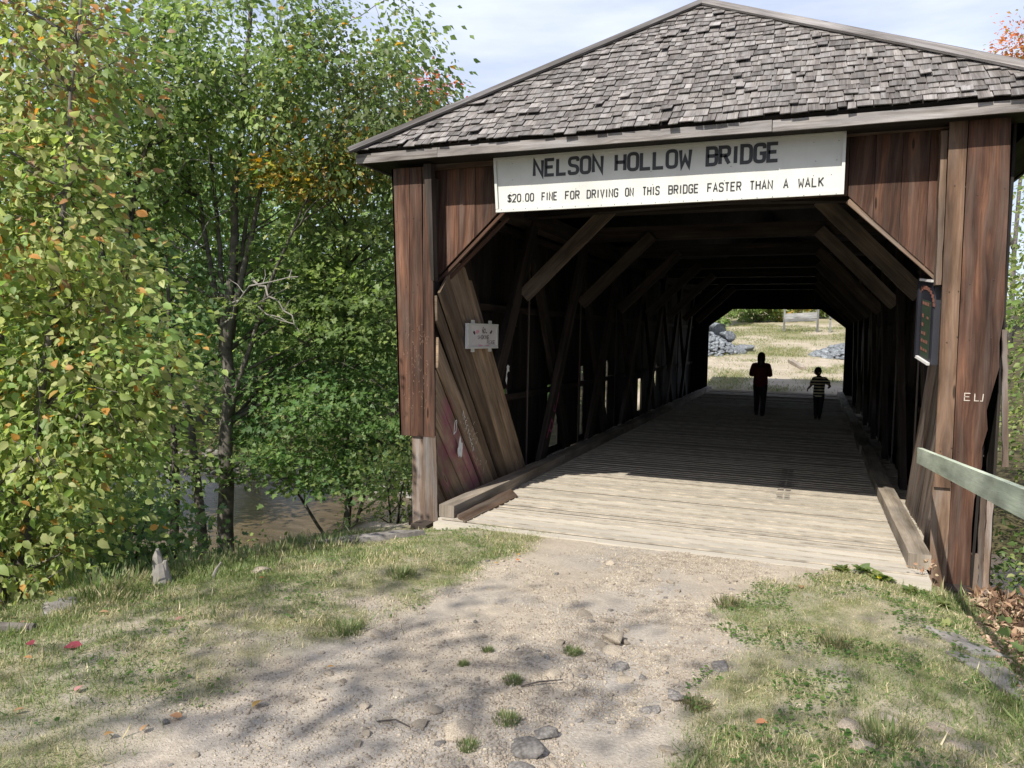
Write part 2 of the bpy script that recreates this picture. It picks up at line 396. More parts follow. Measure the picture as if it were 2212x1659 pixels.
LEAFSHAPES = {
 'kite': (np.array([(0, 0, 0), (.42, -.33, .08), (1, 0, -.05), (.42, .33, .08)]), [[(0, 1, 2), (0, 2, 3)]]),
 'oval': (np.array([(0, 0, 0), (.22, -.27, .06), (.58, -.27, .07), (1.0, 0, -.12), (.58, .27, .07), (.22, .27, .06), (.28, 0, 0), (.66, 0, -.02)]),
          [[(0, 1, 6), (2, 3, 7), (4, 7, 3), (0, 6, 5)], [(1, 2, 7, 6), (6, 7, 4, 5)]]),
 'maple': (np.array([(0, 0, 0), (.15, -.42, .05), (.45, -.2, 0), (.62, -.5, .04), (.68, -.17, 0), (1.0, 0, -.1), (.68, .17, 0), (.62, .5, .04), (.45, .2, 0), (.15, .42, .05)]),
           [[(0, 1, 2), (2, 3, 4), (8, 9, 0), (6, 7, 8)], [(0, 2, 4, 5), (0, 5, 6, 8)]]),
 'dry': (np.array([(0, 0, 0), (.5, -.16, .1), (1, 0, -.15), (.5, .16, .1)]), [[(0, 1, 2), (0, 2, 3)]]),
 'thinblade': (np.array([(0, -.05, 0), (0, .05, 0), (.55, .04, .06), (.55, -.04, .06), (1, 0, .25)]), [[(3, 2, 4)], [(0, 1, 2, 3)]]),
 'blade': (np.array([(0, -.06, 0), (0, .06, 0), (.55, .045, .05), (.55, -.045, .05), (1, 0, .2)]), [[(3, 2, 4)], [(0, 1, 2, 3)]]),
}
def leaves(name, P, ax, nr, size, col, shape, mat, parent=None, base=None):
    ax = norm(ax); sd_ = norm(np.cross(nr, ax)); nr = np.cross(ax, sd_)
    T, faces = LEAFSHAPES[shape]; k = len(T); n = len(P)
    V = (P[:, None, :]+size[:, None, None]*(T[None, :, 0:1]*ax[:, None]+T[None, :, 1:2]*sd_[:, None]+T[None, :, 2:3]*nr[:, None])).reshape(-1, 3)
    Fs = []; C = []
    off = (np.arange(n)*k)[:, None, None]
    for g in faces:
        g = np.array(g); Fs.append((off+g[None]).reshape(-1, g.shape[1])); C.append(np.repeat(col, len(g), 0))
    me = np_mesh(name, V, Fs, np.concatenate(C))
    return link_mesh(name, me, mat, parent, base)

# ------------------------------------------------------------------ ground
def gh(x, y):
    x = np.asarray(x, float); y = np.asarray(y, float)
    side = .17*np.clip(np.abs(x)-1.75, 0, 1.2)
    zt = .045*np.clip(-y-.3, 0, 9)-.012-side*np.clip(1-(-y-.3)/4, .25, 1)
    dl = -x-(3.0+.05*np.clip(-y, 0, 8)); dr = x-2.55; df = (y-.15)*1.6
    d = np.maximum(np.maximum(dl, dr), df)
    near = zt-2.75*sst(d/4.6)-1.1*sst((y-2.5)/4)*sst((np.abs(x)+1)/6+1)*(y > 2.5)
    zc = np.interp(y, [14.5, 17, 19.5, 20.9, 22, 24, 28, 33, 42, 50, 70, 220], [-3.4, -2.7, -1.2, -.03, .05, .27, .62, 1.12, 2.3, 3.1, 5, 12])
    zs = np.interp(y, [11, 13, 16, 20, 26, 34, 46, 70, 220], [-3.4, -2.8, -2.0, -1.3, .1, 1.1, 2.6, 5, 12])
    f = sst((np.abs(x)-2.8)/3.5)
    far = zc*(1-f)+zs*f
    z = np.maximum(np.maximum(near, far), -3.4)
    rough = fbm(x*.9, y*.9, 3, 4)-.5
    z = z+rough*.10*sst((np.abs(x)-1.2)/2)+rough*.04
    # ruts and small humps of the approach
    app = (y < .1) & (y > -12)
    gully = np.exp(-((x-(.28+.10*np.sin(y*1.3)))/.22)**2)
    z = z-app*(.045*gully*sst((-y-1)/1.5))+app*.02*(fbm(x*5, y*5, 9, 3)-.5)
    z = z+app*.035*sst((-x-1.25)/.3)*sst((-y-.6)/.4)+app*.03*sst((x-.95)/.3)*sst((-y-.9)/.4)
    return z
def gh1(x, y): return float(gh(np.array([x]), np.array([y]))[0])
def grassmask(x, y):
    nx = (fbm(x*2.1, y*2.1, 31, 4)-.5)*1.0; fine = (fbm(x*9, y*9, 77, 3)-.5)*.9
    xl = np.interp(y, [-9, -6, -4.6, -3.2, -1.6, -.65, -.3], [-1.5, -1.25, -1.22, -1.2, -1.2, -.95, -1.0])
    xr = np.interp(y, [-9, -4, -2.6, -1.6, -.9, -.3], [.85, .86, .9, .78, 1.15, 1.6])
    L = sst((xl-x+nx*.5)/.28+.5); R = sst((x-xr+nx*.5)/.28+.5)
    m = np.maximum(L, R)
    m = m*np.clip(.72+1.0*nx+fine, 0, 1)
    return np.clip(m, 0, 1)
def axis(a, b, st, lo, hi, g=1.09):
    c = list(np.arange(a, b, st)); s_ = st
    while c[-1] < hi: s_ = min(s_*g, 9); c.append(c[-1]+s_)
    s_ = st
    while c[0] > lo: s_ = min(s_*g, 9); c.insert(0, c[0]-s_)
    return np.array(c)
xs = axis(-3.6, 3.2, .03, -160, 160, 1.07); ys = axis(-5.6, .1, .03, -40, 230, 1.06)
X, Y = np.meshgrid(xs, ys); Zg = gh(X, Y); nx_, ny_ = len(xs), len(ys)
idx = np.arange(nx_*ny_).reshape(ny_, nx_)
F = np.stack([idx[:-1, :-1], idx[:-1, 1:], idx[1:, 1:], idx[1:, :-1]], -1).reshape(-1, 4)
V = np.stack([X, Y, Zg], -1).reshape(-1, 3)
me = np_mesh('ground', V, [F], smooth=True)
gx, gy = V[:, 0], V[:, 1]
gr = grassmask(gx, gy)*(gy < .1)
farg = (gy > 20.5); ng = fbm(gx*.6, gy*.9, 5, 4)
gr = np.where(farg, np.clip((ng-.44)*3.2+sst((gy-30)/8)*.45, .1, .9), gr)
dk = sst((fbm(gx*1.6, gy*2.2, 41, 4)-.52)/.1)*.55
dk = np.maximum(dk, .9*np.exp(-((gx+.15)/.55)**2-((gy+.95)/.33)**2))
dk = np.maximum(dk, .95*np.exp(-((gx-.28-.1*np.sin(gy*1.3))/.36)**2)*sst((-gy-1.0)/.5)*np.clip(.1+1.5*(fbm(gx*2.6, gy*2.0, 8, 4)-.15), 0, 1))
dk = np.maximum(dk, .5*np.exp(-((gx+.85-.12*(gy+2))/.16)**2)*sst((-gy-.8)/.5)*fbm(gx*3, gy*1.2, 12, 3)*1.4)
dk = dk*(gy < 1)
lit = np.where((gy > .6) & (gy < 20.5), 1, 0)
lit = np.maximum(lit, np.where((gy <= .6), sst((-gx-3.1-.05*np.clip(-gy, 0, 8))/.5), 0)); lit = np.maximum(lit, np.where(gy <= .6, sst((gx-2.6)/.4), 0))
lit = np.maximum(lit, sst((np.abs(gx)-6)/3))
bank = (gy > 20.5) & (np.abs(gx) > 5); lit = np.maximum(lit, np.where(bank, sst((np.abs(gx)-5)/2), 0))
a = me.attributes.new('gm', 'FLOAT_COLOR', 'POINT')
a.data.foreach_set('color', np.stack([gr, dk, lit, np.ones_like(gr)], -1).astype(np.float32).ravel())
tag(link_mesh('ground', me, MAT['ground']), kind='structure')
# river: a rippled sheet across the valley
wx = np.concatenate([np.linspace(-120, -20, 40), np.linspace(-19.5, 20, 160), np.linspace(22, 120, 30)]); wy = np.linspace(.5, 21, 110)
WX, WY = np.meshgrid(wx, wy); WZ = -2.95+.03*(fbm(WX*1.5, WY*2.5, 2, 3)-.5)
i2 = np.arange(WX.size).reshape(WX.shape); F2 = np.stack([i2[:-1, :-1], i2[:-1, 1:], i2[1:, 1:], i2[1:, :-1]], -1).reshape(-1, 4)
tag(link_mesh('river', np_mesh('river', np.stack([WX, WY, WZ], -1).reshape(-1, 3), [F2], smooth=True), MAT['water']), kind='structure')

# ------------------------------------------------------------------ covered bridge
BL = 20.9                                                           # far portal
bridge = empty('covered_bridge', (0, 0, 0), 'long dark wooden covered bridge with a grey shingled hip roof and open trusses', 'covered bridge')
Yv = Vector((0, 1, 0)); Zv = Vector((0, 0, 1)); Xv = Vector((1, 0, 0))
# deck
m = MB(); y = -.34; k = 0; seams = []
while y < BL+.15:
    wd_ = random.uniform(.13, .2); sh = random.uniform(-.008, .005); x0 = (-2.5 if y > .2 else -2.2)+random.uniform(-.05, .02); x1 = 2.5 if y > .15 else 2.22
    z = sh+.0
    m.board((x0, y+.004, z), (x0, y+wd_-.011, z+random.uniform(-.005, .003)), (x1, y+wd_-.011, z), (x1, y+.004, z), Zv, .07, 8, .003)
    seams.append((x0+.02, x1-.02, y+wd_-.004))
    y += wd_
deck = m.build('deck', MAT['deck'], bridge)
m = MB()
for (x0, x1, y) in seams: m.board((x0, y-.006, .0075), (x0, y+.009, .0075), (x1, y+.009, .0075), (x1, y-.006, .0075), Zv, .012, 30, .002)
m.build('seam_dirt', MAT['seam'], deck)
m = MB()
for x in (-2.45, -1.5, -.5, .5, 1.5, 2.45): m.box(x-.09, x+.09, -.2, BL, -.42, -.09)
for y in np.arange(.2, BL, 2.6): m.box(-2.9, 2.9, y-.12, y+.12, -.75, -.43)
m.build('deck_joist', MAT['truss'], bridge)
# kerbs
for sx in (-1, 1):
    y = -.13 if sx < 0 else -.02
    while y < BL:
        y1 = min(y+random.uniform(3.2, 4.3), BL+.05)
        m = MB(); dx = random.uniform(-.015, .015)
        m.beam((sx*2.155+dx, y, .068), (sx*2.16-dx, y1-.012, .068), .17, .125, Xv, 14, .004)
        m.build('kerb_timber', MAT['kerb'], bridge); y = y1
# side walls of upright boards
GAPS = {-1: [(5.15, 5.5, .0, 1.05), (7.0, 7.12, 0, 1.3), (8.9, 9.0, .0, 1.35), (12.3, 12.42, .0, .8), (14.2, 14.3, .5, 1.4), (3.15, 3.2, .95, 1.1)],
        1: [(9.2, 9.3, .2, 1.0), (11.6, 11.75, 0, .7), (14, 14.1, 0, 1.0)]}
for sx in (-1, 1):
    m = MB(); y = .42 if sx < 0 else .2; n = Vector((-sx, 0, 0)); XW = 2.86 if sx < 0 else 2.69
    while y < BL:
        wd_ = random.uniform(.15, .25); gap = random.choice((.001, .001, .001, .002, .003, .003, .006, .011)); z0 = random.uniform(-.5, -.35)
        spans = [(z0, 3.66)]
        for (a_, b_, c_, d_) in GAPS[sx]:
            if a_ < y+wd_ and b_ > y:
                nsp = []
                for (p, q) in spans:
                    if a_ <= y+.001 or True:
                        if p < c_: nsp.append((p, c_ if c_ > 0 else -.02))
                        if q > d_: nsp.append((d_, q))
                spans = nsp
        tp = random.uniform(-.012, .012)
        for p, q in spans:
            x = sx*XW+random.uniform(-.008, .008)
            m.board((x, y, p), (x, y+wd_-gap, p), (x, y+wd_-gap+(tp if gap > .004 else 0), q), (x, y+max(tp, 0), q), n, .022, 6, .003)
        y += wd_
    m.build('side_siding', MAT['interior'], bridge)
    for z in (.98, 2.24, 3.35):
        mm = MB(); mm.box(sx*(XW-.055)-.03, sx*(XW-.055)+.03, .42, BL-.1, z-.045, z+.045); mm.build('girt', MAT['truss'], bridge)
# trusses
for sx in (-1, 1):
    XT = 2.62 if sx < 0 else 2.5
    m = MB(); m.box(sx*XT-.11, sx*XT+.11, .25, BL-.2, 3.42, 3.68); m.build('top_chord', MAT['truss'], bridge)
    m = MB(); m.box(sx*XT-.11, sx*XT+.11, .1, BL, -.41, -.085); m.build('bottom_chord', MAT['truss'], bridge)
    for i in range(8):
        yb = 1.15+2.62*i
        if yb+2.1 < BL:
            m = MB(); m.beam((sx*(XT-.09), yb, -.08), (sx*(XT-.09), yb+2.15, 3.45), .25, .08, Yv, 8, .004)
            m.build('truss_diagonal', MAT['truss'], bridge)
            if sx < 0 and i == 1: first_diag = None
        yb = 2.85+2.62*i
        if yb < BL-.3:
            m = MB(); m.beam((sx*(XT+.02), yb, -.08), (sx*(XT+.02), yb-2.05, 3.45), .22, .08, Yv, 8, .005)
            m.build('truss_diagonal', MAT['truss'], bridge)
        m = MB(); yr = 3.32+2.62*i
        if yr < BL-1:
            m.tube([(sx*(XT-.035), yr, -.3), (sx*(XT-.035), yr, 3.5)], [.016, .016], 6); m.build('tie_rod', MAT['nail'], bridge)
    for i in range(7):
        yk = 2.8+2.78*i
        m = MB(); m.beam((sx*(2.47 if sx < 0 else 2.38), yk, 2.42), (sx*1.28, yk+.02, 3.56), .19, .07, Zv, 6, .003); m.build('knee_brace', MAT['brace'], bridge)
for i in range(7):
    yk = 2.8+2.78*i
    m = MB(); m.box(-2.7, 2.6, yk+.06, yk+.28, 3.5, 3.72); m.build('tie_beam', MAT['truss'], bridge)
# lighter timbers high in the mouth of the bridge
m = MB(); m.box(-2.7, 2.6, .42, .6, 3.22, 3.42); m.build('tie_beam', MAT['truss'], bridge)
m = MB(); m.beam((-2.3, .9, 3.35), (2.2, 2.7, 3.5), .05, .16, Zv, 4); m.build('sway_brace', MAT['truss'], bridge)
m = MB(); m.beam((2.3, .9, 3.33), (-2.2, 2.7, 3.48), .05, .16, Zv, 4); m.build('sway_brace', MAT['truss'], bridge)
# wing boards fanning down from the portal on both inner sides.  (y top, z top) -> (y bottom, z bottom)
SEAM = [((.034, .38), (.36, -.01)), ((.034, .63), (.60, -.01)), ((.034, .90), (.84, -.01)), ((.034, 1.28), (1.12, -.01)), ((.034, 1.52), (1.30, .0)),
        ((.034, 1.86), (1.62, .03)), ]
def wing(sx, mat, seams, x):
    m = MB(); n = Vector((-sx, 0, 0))
    for (a_, b_) in zip(seams[:-1], seams[1:]):
        xx = x+random.uniform(-.03, .02); g = .012
        m.board((xx, a_[0][0], a_[0][1]+g), (xx, b_[0][0], b_[0][1]-g), (xx, b_[1][0]-g, b_[1][1]), (xx, a_[1][0]+g, a_[1][1]), n, .028, 8, .004)
    return m
m = wing(-1, MAT['wing'], [((.034, .02), (.1, -.03))]+SEAM, -2.37)
# boards beyond the dark slot; they run up to the chamfer of the portal
m2 = []
for q in [((.034, 2.02), (.02, 2.28), (1.78, .03), (1.60, .03)), ((.034, 2.31), (.23, 2.50), (2.06, .04), (1.80, .03)), ((.25, 2.5), (.52, 2.66), (2.36, .05), (2.08, .04)),
          ((.54, 2.66), (.66, 2.62), (2.62, .05), (2.38, .05))]:
    xx = -2.36+random.uniform(-.015, .015)
    m.board((xx, *q[0]), (xx, *q[1]), (xx, *q[2]), (xx, *q[3]), Xv, .028, 8, .004)
m.board((-2.41, .75, 2.5), (-2.41, .95, 2.5), (-2.41, 2.85, .02), (-2.41, 2.6, .02), Xv, .03, 8, .004)
m.build('wing_boards', MAT['wing'], bridge)
RS2 = [((.045, z), (y, -.02)) for z, y in ((.05, .12), (.45, .4), (.8, .68), (1.15, .95), (1.5, 1.2), (1.9, 1.48))]
m = wing(1, MAT['weathered'], RS2, 2.33)
for q in [((.045, 1.92), (.07, 2.2), (1.75, .0), (1.5, -.01)), ((.08, 2.22), (.26, 2.45), (2.02, .0), (1.77, 0)), ((.28, 2.46), (.5, 2.6), (2.3, .0), (2.04, .0)), ((.52, 2.6), (.7, 2.6), (2.75, .0), (2.32, .0))]:
    xx = 2.33+random.uniform(-.015, .015)
    m.board((xx, *q[0]), (xx, *q[1]), (xx, *q[2]), (xx, *q[3]), -Xv, .028, 8, .004)
m.build('wing_boards', MAT['weathered'], bridge)
m = MB(); m.box(2.38, 2.52, .15, .3, -.1, 3.5); m.build('portal_post', MAT['truss'], bridge)
m = MB(); m.box(-2.6, -2.46, .1, .25, -.1, 3.5); m.build('portal_post', MAT['truss'], bridge)
# front corner boards, left
fr = Vector((0, -1, 0))
def fboard(m, xl0, xr0, z0, xl1, xr1, z1, y=0., t=.024, wob=.004, segs=14, dz=0, rnd=None):
    m.board((xl0, y, z0), (xr0, y, z0+dz), (xr1, y, z1), (xl1, y, z1), fr, t, segs, wob, rnd)
m = MB(); fboard(m, -2.79, -2.665, .80, -2.915, -2.705, 3.6); m.build('corner_board', MAT['front'], bridge)
m = MB(); fboard(m, -2.66, -2.505, .80, -2.70, -2.56, 3.6, wob=.002); m.build('corner_board', MAT['front'], bridge)
m = MB(); fboard(m, -2.50, -2.375, .80, -2.553, -2.44, 3.6, y=.002); m.build('corner_board', MAT['front'], bridge)
m = MB(); fboard(m, -2.64, -2.50, -.18, -2.67, -2.515, .815, y=.032, wob=.008); fboard(m, -2.495, -2.33, -.10, -2.51, -2.365, .812, y=.005, wob=.003); m.build('lower_corner_board', MAT['weathered'], bridge)
m = MB(); fboard(m, -2.415, -2.385, 2.43, -2.52, -2.435, 3.62, y=-.035, t=.09, wob=.001); m.build('corner_trim', MAT['truss'], bridge)
m = MB(); m.board((-2.915, .0, 3.6), (-2.915, .4, 3.6), (-2.79, .4, .8), (-2.79, .0, .8), Vector((-1, 0, 0)), .02, 4); m.build('corner_return', MAT['interior'], bridge)
# right
m = MB(); fboard(m, 2.245, 2.362, .70, 2.215, 2.345, 3.68, wob=.0015, rnd=.75); m.build('corner_board', MAT['tan'], bridge)
m = MB(); fboard(m, 2.25, 2.395, -.2, 2.24, 2.385, .735, y=.03, wob=.002); m.build('lower_corner_board', MAT['mossy'], bridge)
# the wide live-edged plank
m = MB(); zz = [-.26, .1, .4, .62, .75, .9, 1.05, 1.2, 1.35, 1.55, 1.7, 1.9, 2.1, 2.5, 3.0, 3.4, 3.68]
xr = [2.545, 2.535, 2.53, 2.535, 2.56, 2.575, 2.57, 2.60, 2.585, 2.625, 2.655, 2.645, 2.665, 2.655, 2.65, 2.64, 2.635]
for i in range(len(zz)-1):
    x0 = 2.376-.025*(zz[i]+.2)/3.9; x1 = 2.376-.025*(zz[i+1]+.2)/3.9
    i0 = len(m.v); t = .03
    for (xa, xb, z) in ((x0, xr[i], zz[i]), (x1, xr[i+1], zz[i+1])): m.v += [Vector((xa, -.004, z)), Vector((xb, -.004, z)), Vector((xa, .026, z)), Vector((xb, .026, z))]
    w0 = xr[i]-x0; w1 = xr[i+1]-x1
    for q, e in (((0, 1, 5, 4), 0), ((3, 2, 6, 7), 0), ((2, 0, 4, 6), .03), ((1, 3, 7, 5), .03)):
        m.face(tuple(i0+j for j in q), [(zz[i]+5, 8.63), (zz[i]+5, 8.66), (zz[i+1]+5, 8.66), (zz[i+1]+5, 8.63)] if e else [(zz[i]+5, 8.63), (zz[i]+5, 8.63+w0), (zz[i+1]+5, 8.63+w1), (zz[i+1]+5, 8.63)], .42)
m.build('corner_board', MAT['front'], bridge)
m = MB(); m.board((2.635, .03, 3.66), (2.65, .2, 3.66), (2.60, .2, -.3), (2.56, .03, -.3), Xv, .02, 6); m.build('corner_return', MAT['interior'], bridge)
m = MB(); fboard(m, 2.60, 2.645, -.14, 2.6, 2.64, .75, y=.1, t=.03); fboard(m, 2.65, 2.70, -.16, 2.655, 2.70, .74, y=.13, t=.03); m.build('lower_corner_board', MAT['weathered'], bridge)
m = MB(); fboard(m, 2.72, 2.765, .9, 2.665, 2.70, 2.0, y=.03, t=.03, wob=.006, segs=20); m.build('split_board', MAT['weathered'], bridge)
m = MB(); fboard(m, 2.55, 2.61, -.22, 2.55, 2.60, .16, y=.045, t=.05); m.build('sill_block', MAT['mossy'], bridge)
m = MB()
for i in range(5): fboard(m, 2.60, 2.70, -.28+i*.03, 2.6, 2.69, -.255+i*.03, y=.0+.01*(i % 2), t=.12, wob=0, segs=1)
m.build('sill_plank', MAT['weathered'], bridge)
# recessed gable siding around the portal
def chz(x):
    if x < -1.76: return 2.44+(x+2.52)*(3.15-2.44)/(.76)
    if x > 1.5: return 3.13-(x-1.5)*(3.13-2.40)/(.75)
    return 3.14
def siding(name, x0, x1, wd_, y, sgn=1, mat='front', yn=fr, top=3.7):
    m = MB(); x = x0
    while x < x1-.02:
        w_ = min(random.uniform(*wd_), x1-x); g = .004; yy = y+random.uniform(-.004, .004)
        a_, b_ = (x, x+w_-g)
        # each board keeps to one side of the break points
        m.board((a_, yy, chz(a_)), (b_, yy, chz(b_)), (b_, yy, top), (a_, yy, top), yn, .022, 3, .0)
        x += w_
    return m.build(name, MAT[mat], bridge)
siding('gable_siding', -2.52, -1.76, (.14, .2), .2); siding('gable_siding', -1.76, 1.5, (.16, .24), .2); siding('gable_siding', 1.5, 2.22, (.14, .24), .2)
# thin trim along the chamfers and the inner right jamb
m = MB(); m.beam((-2.50, .232, 2.41), (-1.72, .232, 3.14), .03, .03, Zv, 4, .002); m.beam((-2.50, .30, 2.36), (-1.70, .30, 3.10), .035, .03, Zv, 4, .002); m.build('chamfer_trim', MAT['front'], bridge)
m = MB(); m.beam((1.50, .235, 3.10), (2.28, .235, 2.36), .045, .04, Zv, 4, .002); m.build('chamfer_trim', MAT['mossy'], bridge)
m = MB(); fboard(m, 2.185, 2.225, 2.36, 2.165, 2.215, 3.6, y=.06, t=.12, wob=.004); m.build('corner_trim', MAT['mossy'], bridge)
m = MB(); m.beam((-2.6, .16, 3.63), (2.3, .16, 3.68), .08, .03, Zv, 4, .001); m.build('frieze_board', MAT['mossy'], bridge)
# far portal, the same shape seen from inside
siding2 = []
m = MB(); x = -2.9
def chf(x):
    ax_ = abs(x)
    return -.3 if ax_ > 2.24 else (2.28+(2.24-ax_)/(2.24-1.44)*.62 if ax_ > 1.44 else 2.9)
for (a0, a1) in ((-2.9, -2.24), (-2.24, -1.44), (-1.44, 1.44), (1.44, 2.24), (2.24, 2.9)):
    nb = max(2, int((a1-a0)/.2)); e = 1e-4
    for i in range(nb):
        a_ = a0+(a1-a0)*i/nb; b_ = a0+(a1-a0)*(i+1)/nb
        g = .0005
        m.board((a_, BL, chf(a_+e)), (b_-g, BL, chf(b_-e)), (b_-g, BL, 3.72), (a_, BL, 3.72), fr, .022, 2, 0)
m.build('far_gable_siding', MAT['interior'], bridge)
# roof
EX, EZ, EY = 3.22, 3.76, -.2; AY, AZ = 1.69, 5.55; BY = BL+.2; BAY = BL-1.7
roof_parts = empty  # (kept simple: the roof is one part with sub-parts)
m = MB()
def sheath(pts, n): m.poly(pts, n, .03)
e1, e2, e3, e4 = Vector((-EX, EY, EZ)), Vector((EX, EY, EZ)), Vector((EX, BY, EZ)), Vector((-EX, BY, EZ)); r1, r2 = Vector((0, AY, AZ)), Vector((0, BAY, AZ))
def nrm(a, b, c):
    n = (b-a).cross(c-a).normalized(); return n if n.z > 0 else -n
fN = nrm(e1, e2, r1); bN = nrm(e3, e4, r2); lN = nrm(e1, r1, e4); rN = nrm(e2, e3, r1)
sheath([e1, e2, r1], fN); sheath([e3, e4, r2], bN); sheath([e4, e1, r1, r2], lN); sheath([e2, e3, r2, r1], rN)
roof = m.build('roof', MAT['interior'], bridge)
def shingle_plane(name, a, b, c, d, n, wmin=.065, wmax=.14, expo=.105, sub=True):
    """eave a->b, ridge d->c (c may equal d)"""
    m = MB(); eave = (b-a); EL = eave.length; ev = eave.normalized()
    up = n.cross(ev).normalized()
    if up.z < 0: up = -up
    H = (c-a).dot(up); rows = int(H/expo)
    for r in range(rows+1):
        s0 = r*expo-.035; k0 = max(0, (s0+.02)/H)
        xl = (d-a).dot(ev)*k0; xr_ = EL+((c-b).dot(ev))*k0
        x = xl+random.uniform(-.05, .03)
        while x < xr_-.03:
            w_ = random.uniform(wmin, wmax); x1_ = min(x+w_-random.uniform(.003, .009), xr_+.01)
            if x1_-x > .03:
                js = s0+random.uniform(-.022, .022)+.012*math.sin(x*1.7+r*.6)
                lift = .018+random.uniform(0, .011)+(random.random() < .06)*random.uniform(.01, .025)
                tp = min(js+.24, H*.995); sk = random.uniform(-.01, .01)
                kk = tp/H; xl2 = (d-a).dot(ev)*kk; xr2 = EL+((c-b).dot(ev))*kk
                P = lambda u, s_, h: a+ev*u+up*s_+n*h
                xa, xb = max(x+sk, xl2-.02), min(x1_+sk, xr2+.02)
                if xb-xa < .01: xa = xb = min(max(x, xl2), xr2); xb += .012
                m.board(P(x, js, lift+.012), P(x1_, js+random.uniform(-.008, .008), lift+.012+random.uniform(-.006, .006)), P(xb, tp, .007), P(xa, tp, .007), n, .009, 1, 0, random.random()**1.0)
            x += w_
    return m.build(name, MAT['shingle'], roof)
shingle_plane('front_shingles', e1, e2, r1, r1, fN)
shingle_plane('side_shingles', e4, e1, r1, r2, lN, .12, .3, .14)
shingle_plane('side_shingles', e2, e3, r2, r1, rN, .12, .3, .14)
shingle_plane('back_shingles', e3, e4, r2, r2, bN, .12, .3, .14)
def hipboard(p, q, n, dr, w_=.105):
    """board laid on the slope with normal n beside the hip p->q"""
    m = MB(); ax_ = (q-p).normalized(); side = n.cross(ax_).normalized()
    if side.dot(dr) < 0: side = -side
    L = (q-p).length; k = max(1, int(L/2.4)); 
    for i in range(k):
        a_ = p+ax_*(L*i/k); b_ = p+ax_*(L*(i+1)/k-.008); h = n*(.062+.004*(i % 2))
        m.board(a_+h, a_+side*w_+h, b_+side*w_+h, b_+h, n, .022, 6, .002)
    return m.build('hip_board', MAT['fascia'], roof)
el = Vector((-.05, -.04, -.02)); er = Vector((.05, -.04, -.02))
hipboard(e1+el, r1, fN, Xv); hipboard(e1+el, r1, lN, Yv); hipboard(e2+er, r1, fN, -Xv); hipboard(e2+er, r1, rN, Yv)
hipboard(r1, r2, lN, -Xv); hipboard(r1, r2, rN, Xv)
# fascia under the eaves
for (a_, b_, n) in ((e1, e2, fr), (e4, e1, -Xv), (e2, e3, Xv), (e3, e4, Yv)):
    m = MB(); d = (b_-a_).normalized(); L = (b_-a_).length; s_ = 0
    cuts = [0, .95, 4.1, L] if n is fr else list(np.arange(0, L, 4.2))+[L]
    for c0, c1 in zip(cuts[:-1], cuts[1:]):
        o = n*(.0+random.uniform(0, .008)); p = a_+d*c0+o; q = a_+d*(c1-.006)+o; dz0 = random.uniform(-.006, .006)
        m.board(p+Zv*(-.125+dz0), p+Zv*(-.032+dz0), q+Zv*(-.032-dz0), q+Zv*(-.125-dz0), n, .025, 10, .002)
    m.build('fascia', MAT['fascia'], roof)
m = MB(); m.board((-EX+.02, -.17, 3.648), (-EX+.02, .2, 3.648), (EX-.02, .2, 3.65), (EX-.02, -.17, 3.65), -Zv, .02, 4)
for sx in (-1, 1): m.board((sx*3.2, .2, 3.648), (sx*2.86, .2, 3.648), (sx*2.86, BL, 3.648), (sx*3.2, BL, 3.648), -Zv, .02, 4)
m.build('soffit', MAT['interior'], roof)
# abutments of squared timber cribbing under both ends
for (yy, nm) in ((.15, 'near'), (BL-.6, 'far')):
    t = empty('bridge_abutment', (0, yy, -2.5), 'stacked timber crib abutment under the %s end of the bridge' % nm, 'abutment')
    m = MB()
    for i in range(9): m.box(-2.85, 2.6, yy+.25, yy+.55, -3.4+.3*i, -3.12+.3*i)
    m.build('crib_timber', MAT['truss'], t)
# nails in rows across the front boards
m = MB()
for x in (2.27, 2.34, 2.42, 2.6, -2.87, -2.75, -2.65, -2.58):
    for z in (1.0, 1.9, 2.35, 3.1, 3.45):
        p = Vector((x+random.uniform(-.02, .02)+(-.0), -.006, z+random.uniform(-.05, .05)))
        m.tube([p, p+Vector((0, -.003, 0))], [.005, .004], 6)
m.build('nail', MAT['nail'], bridge)

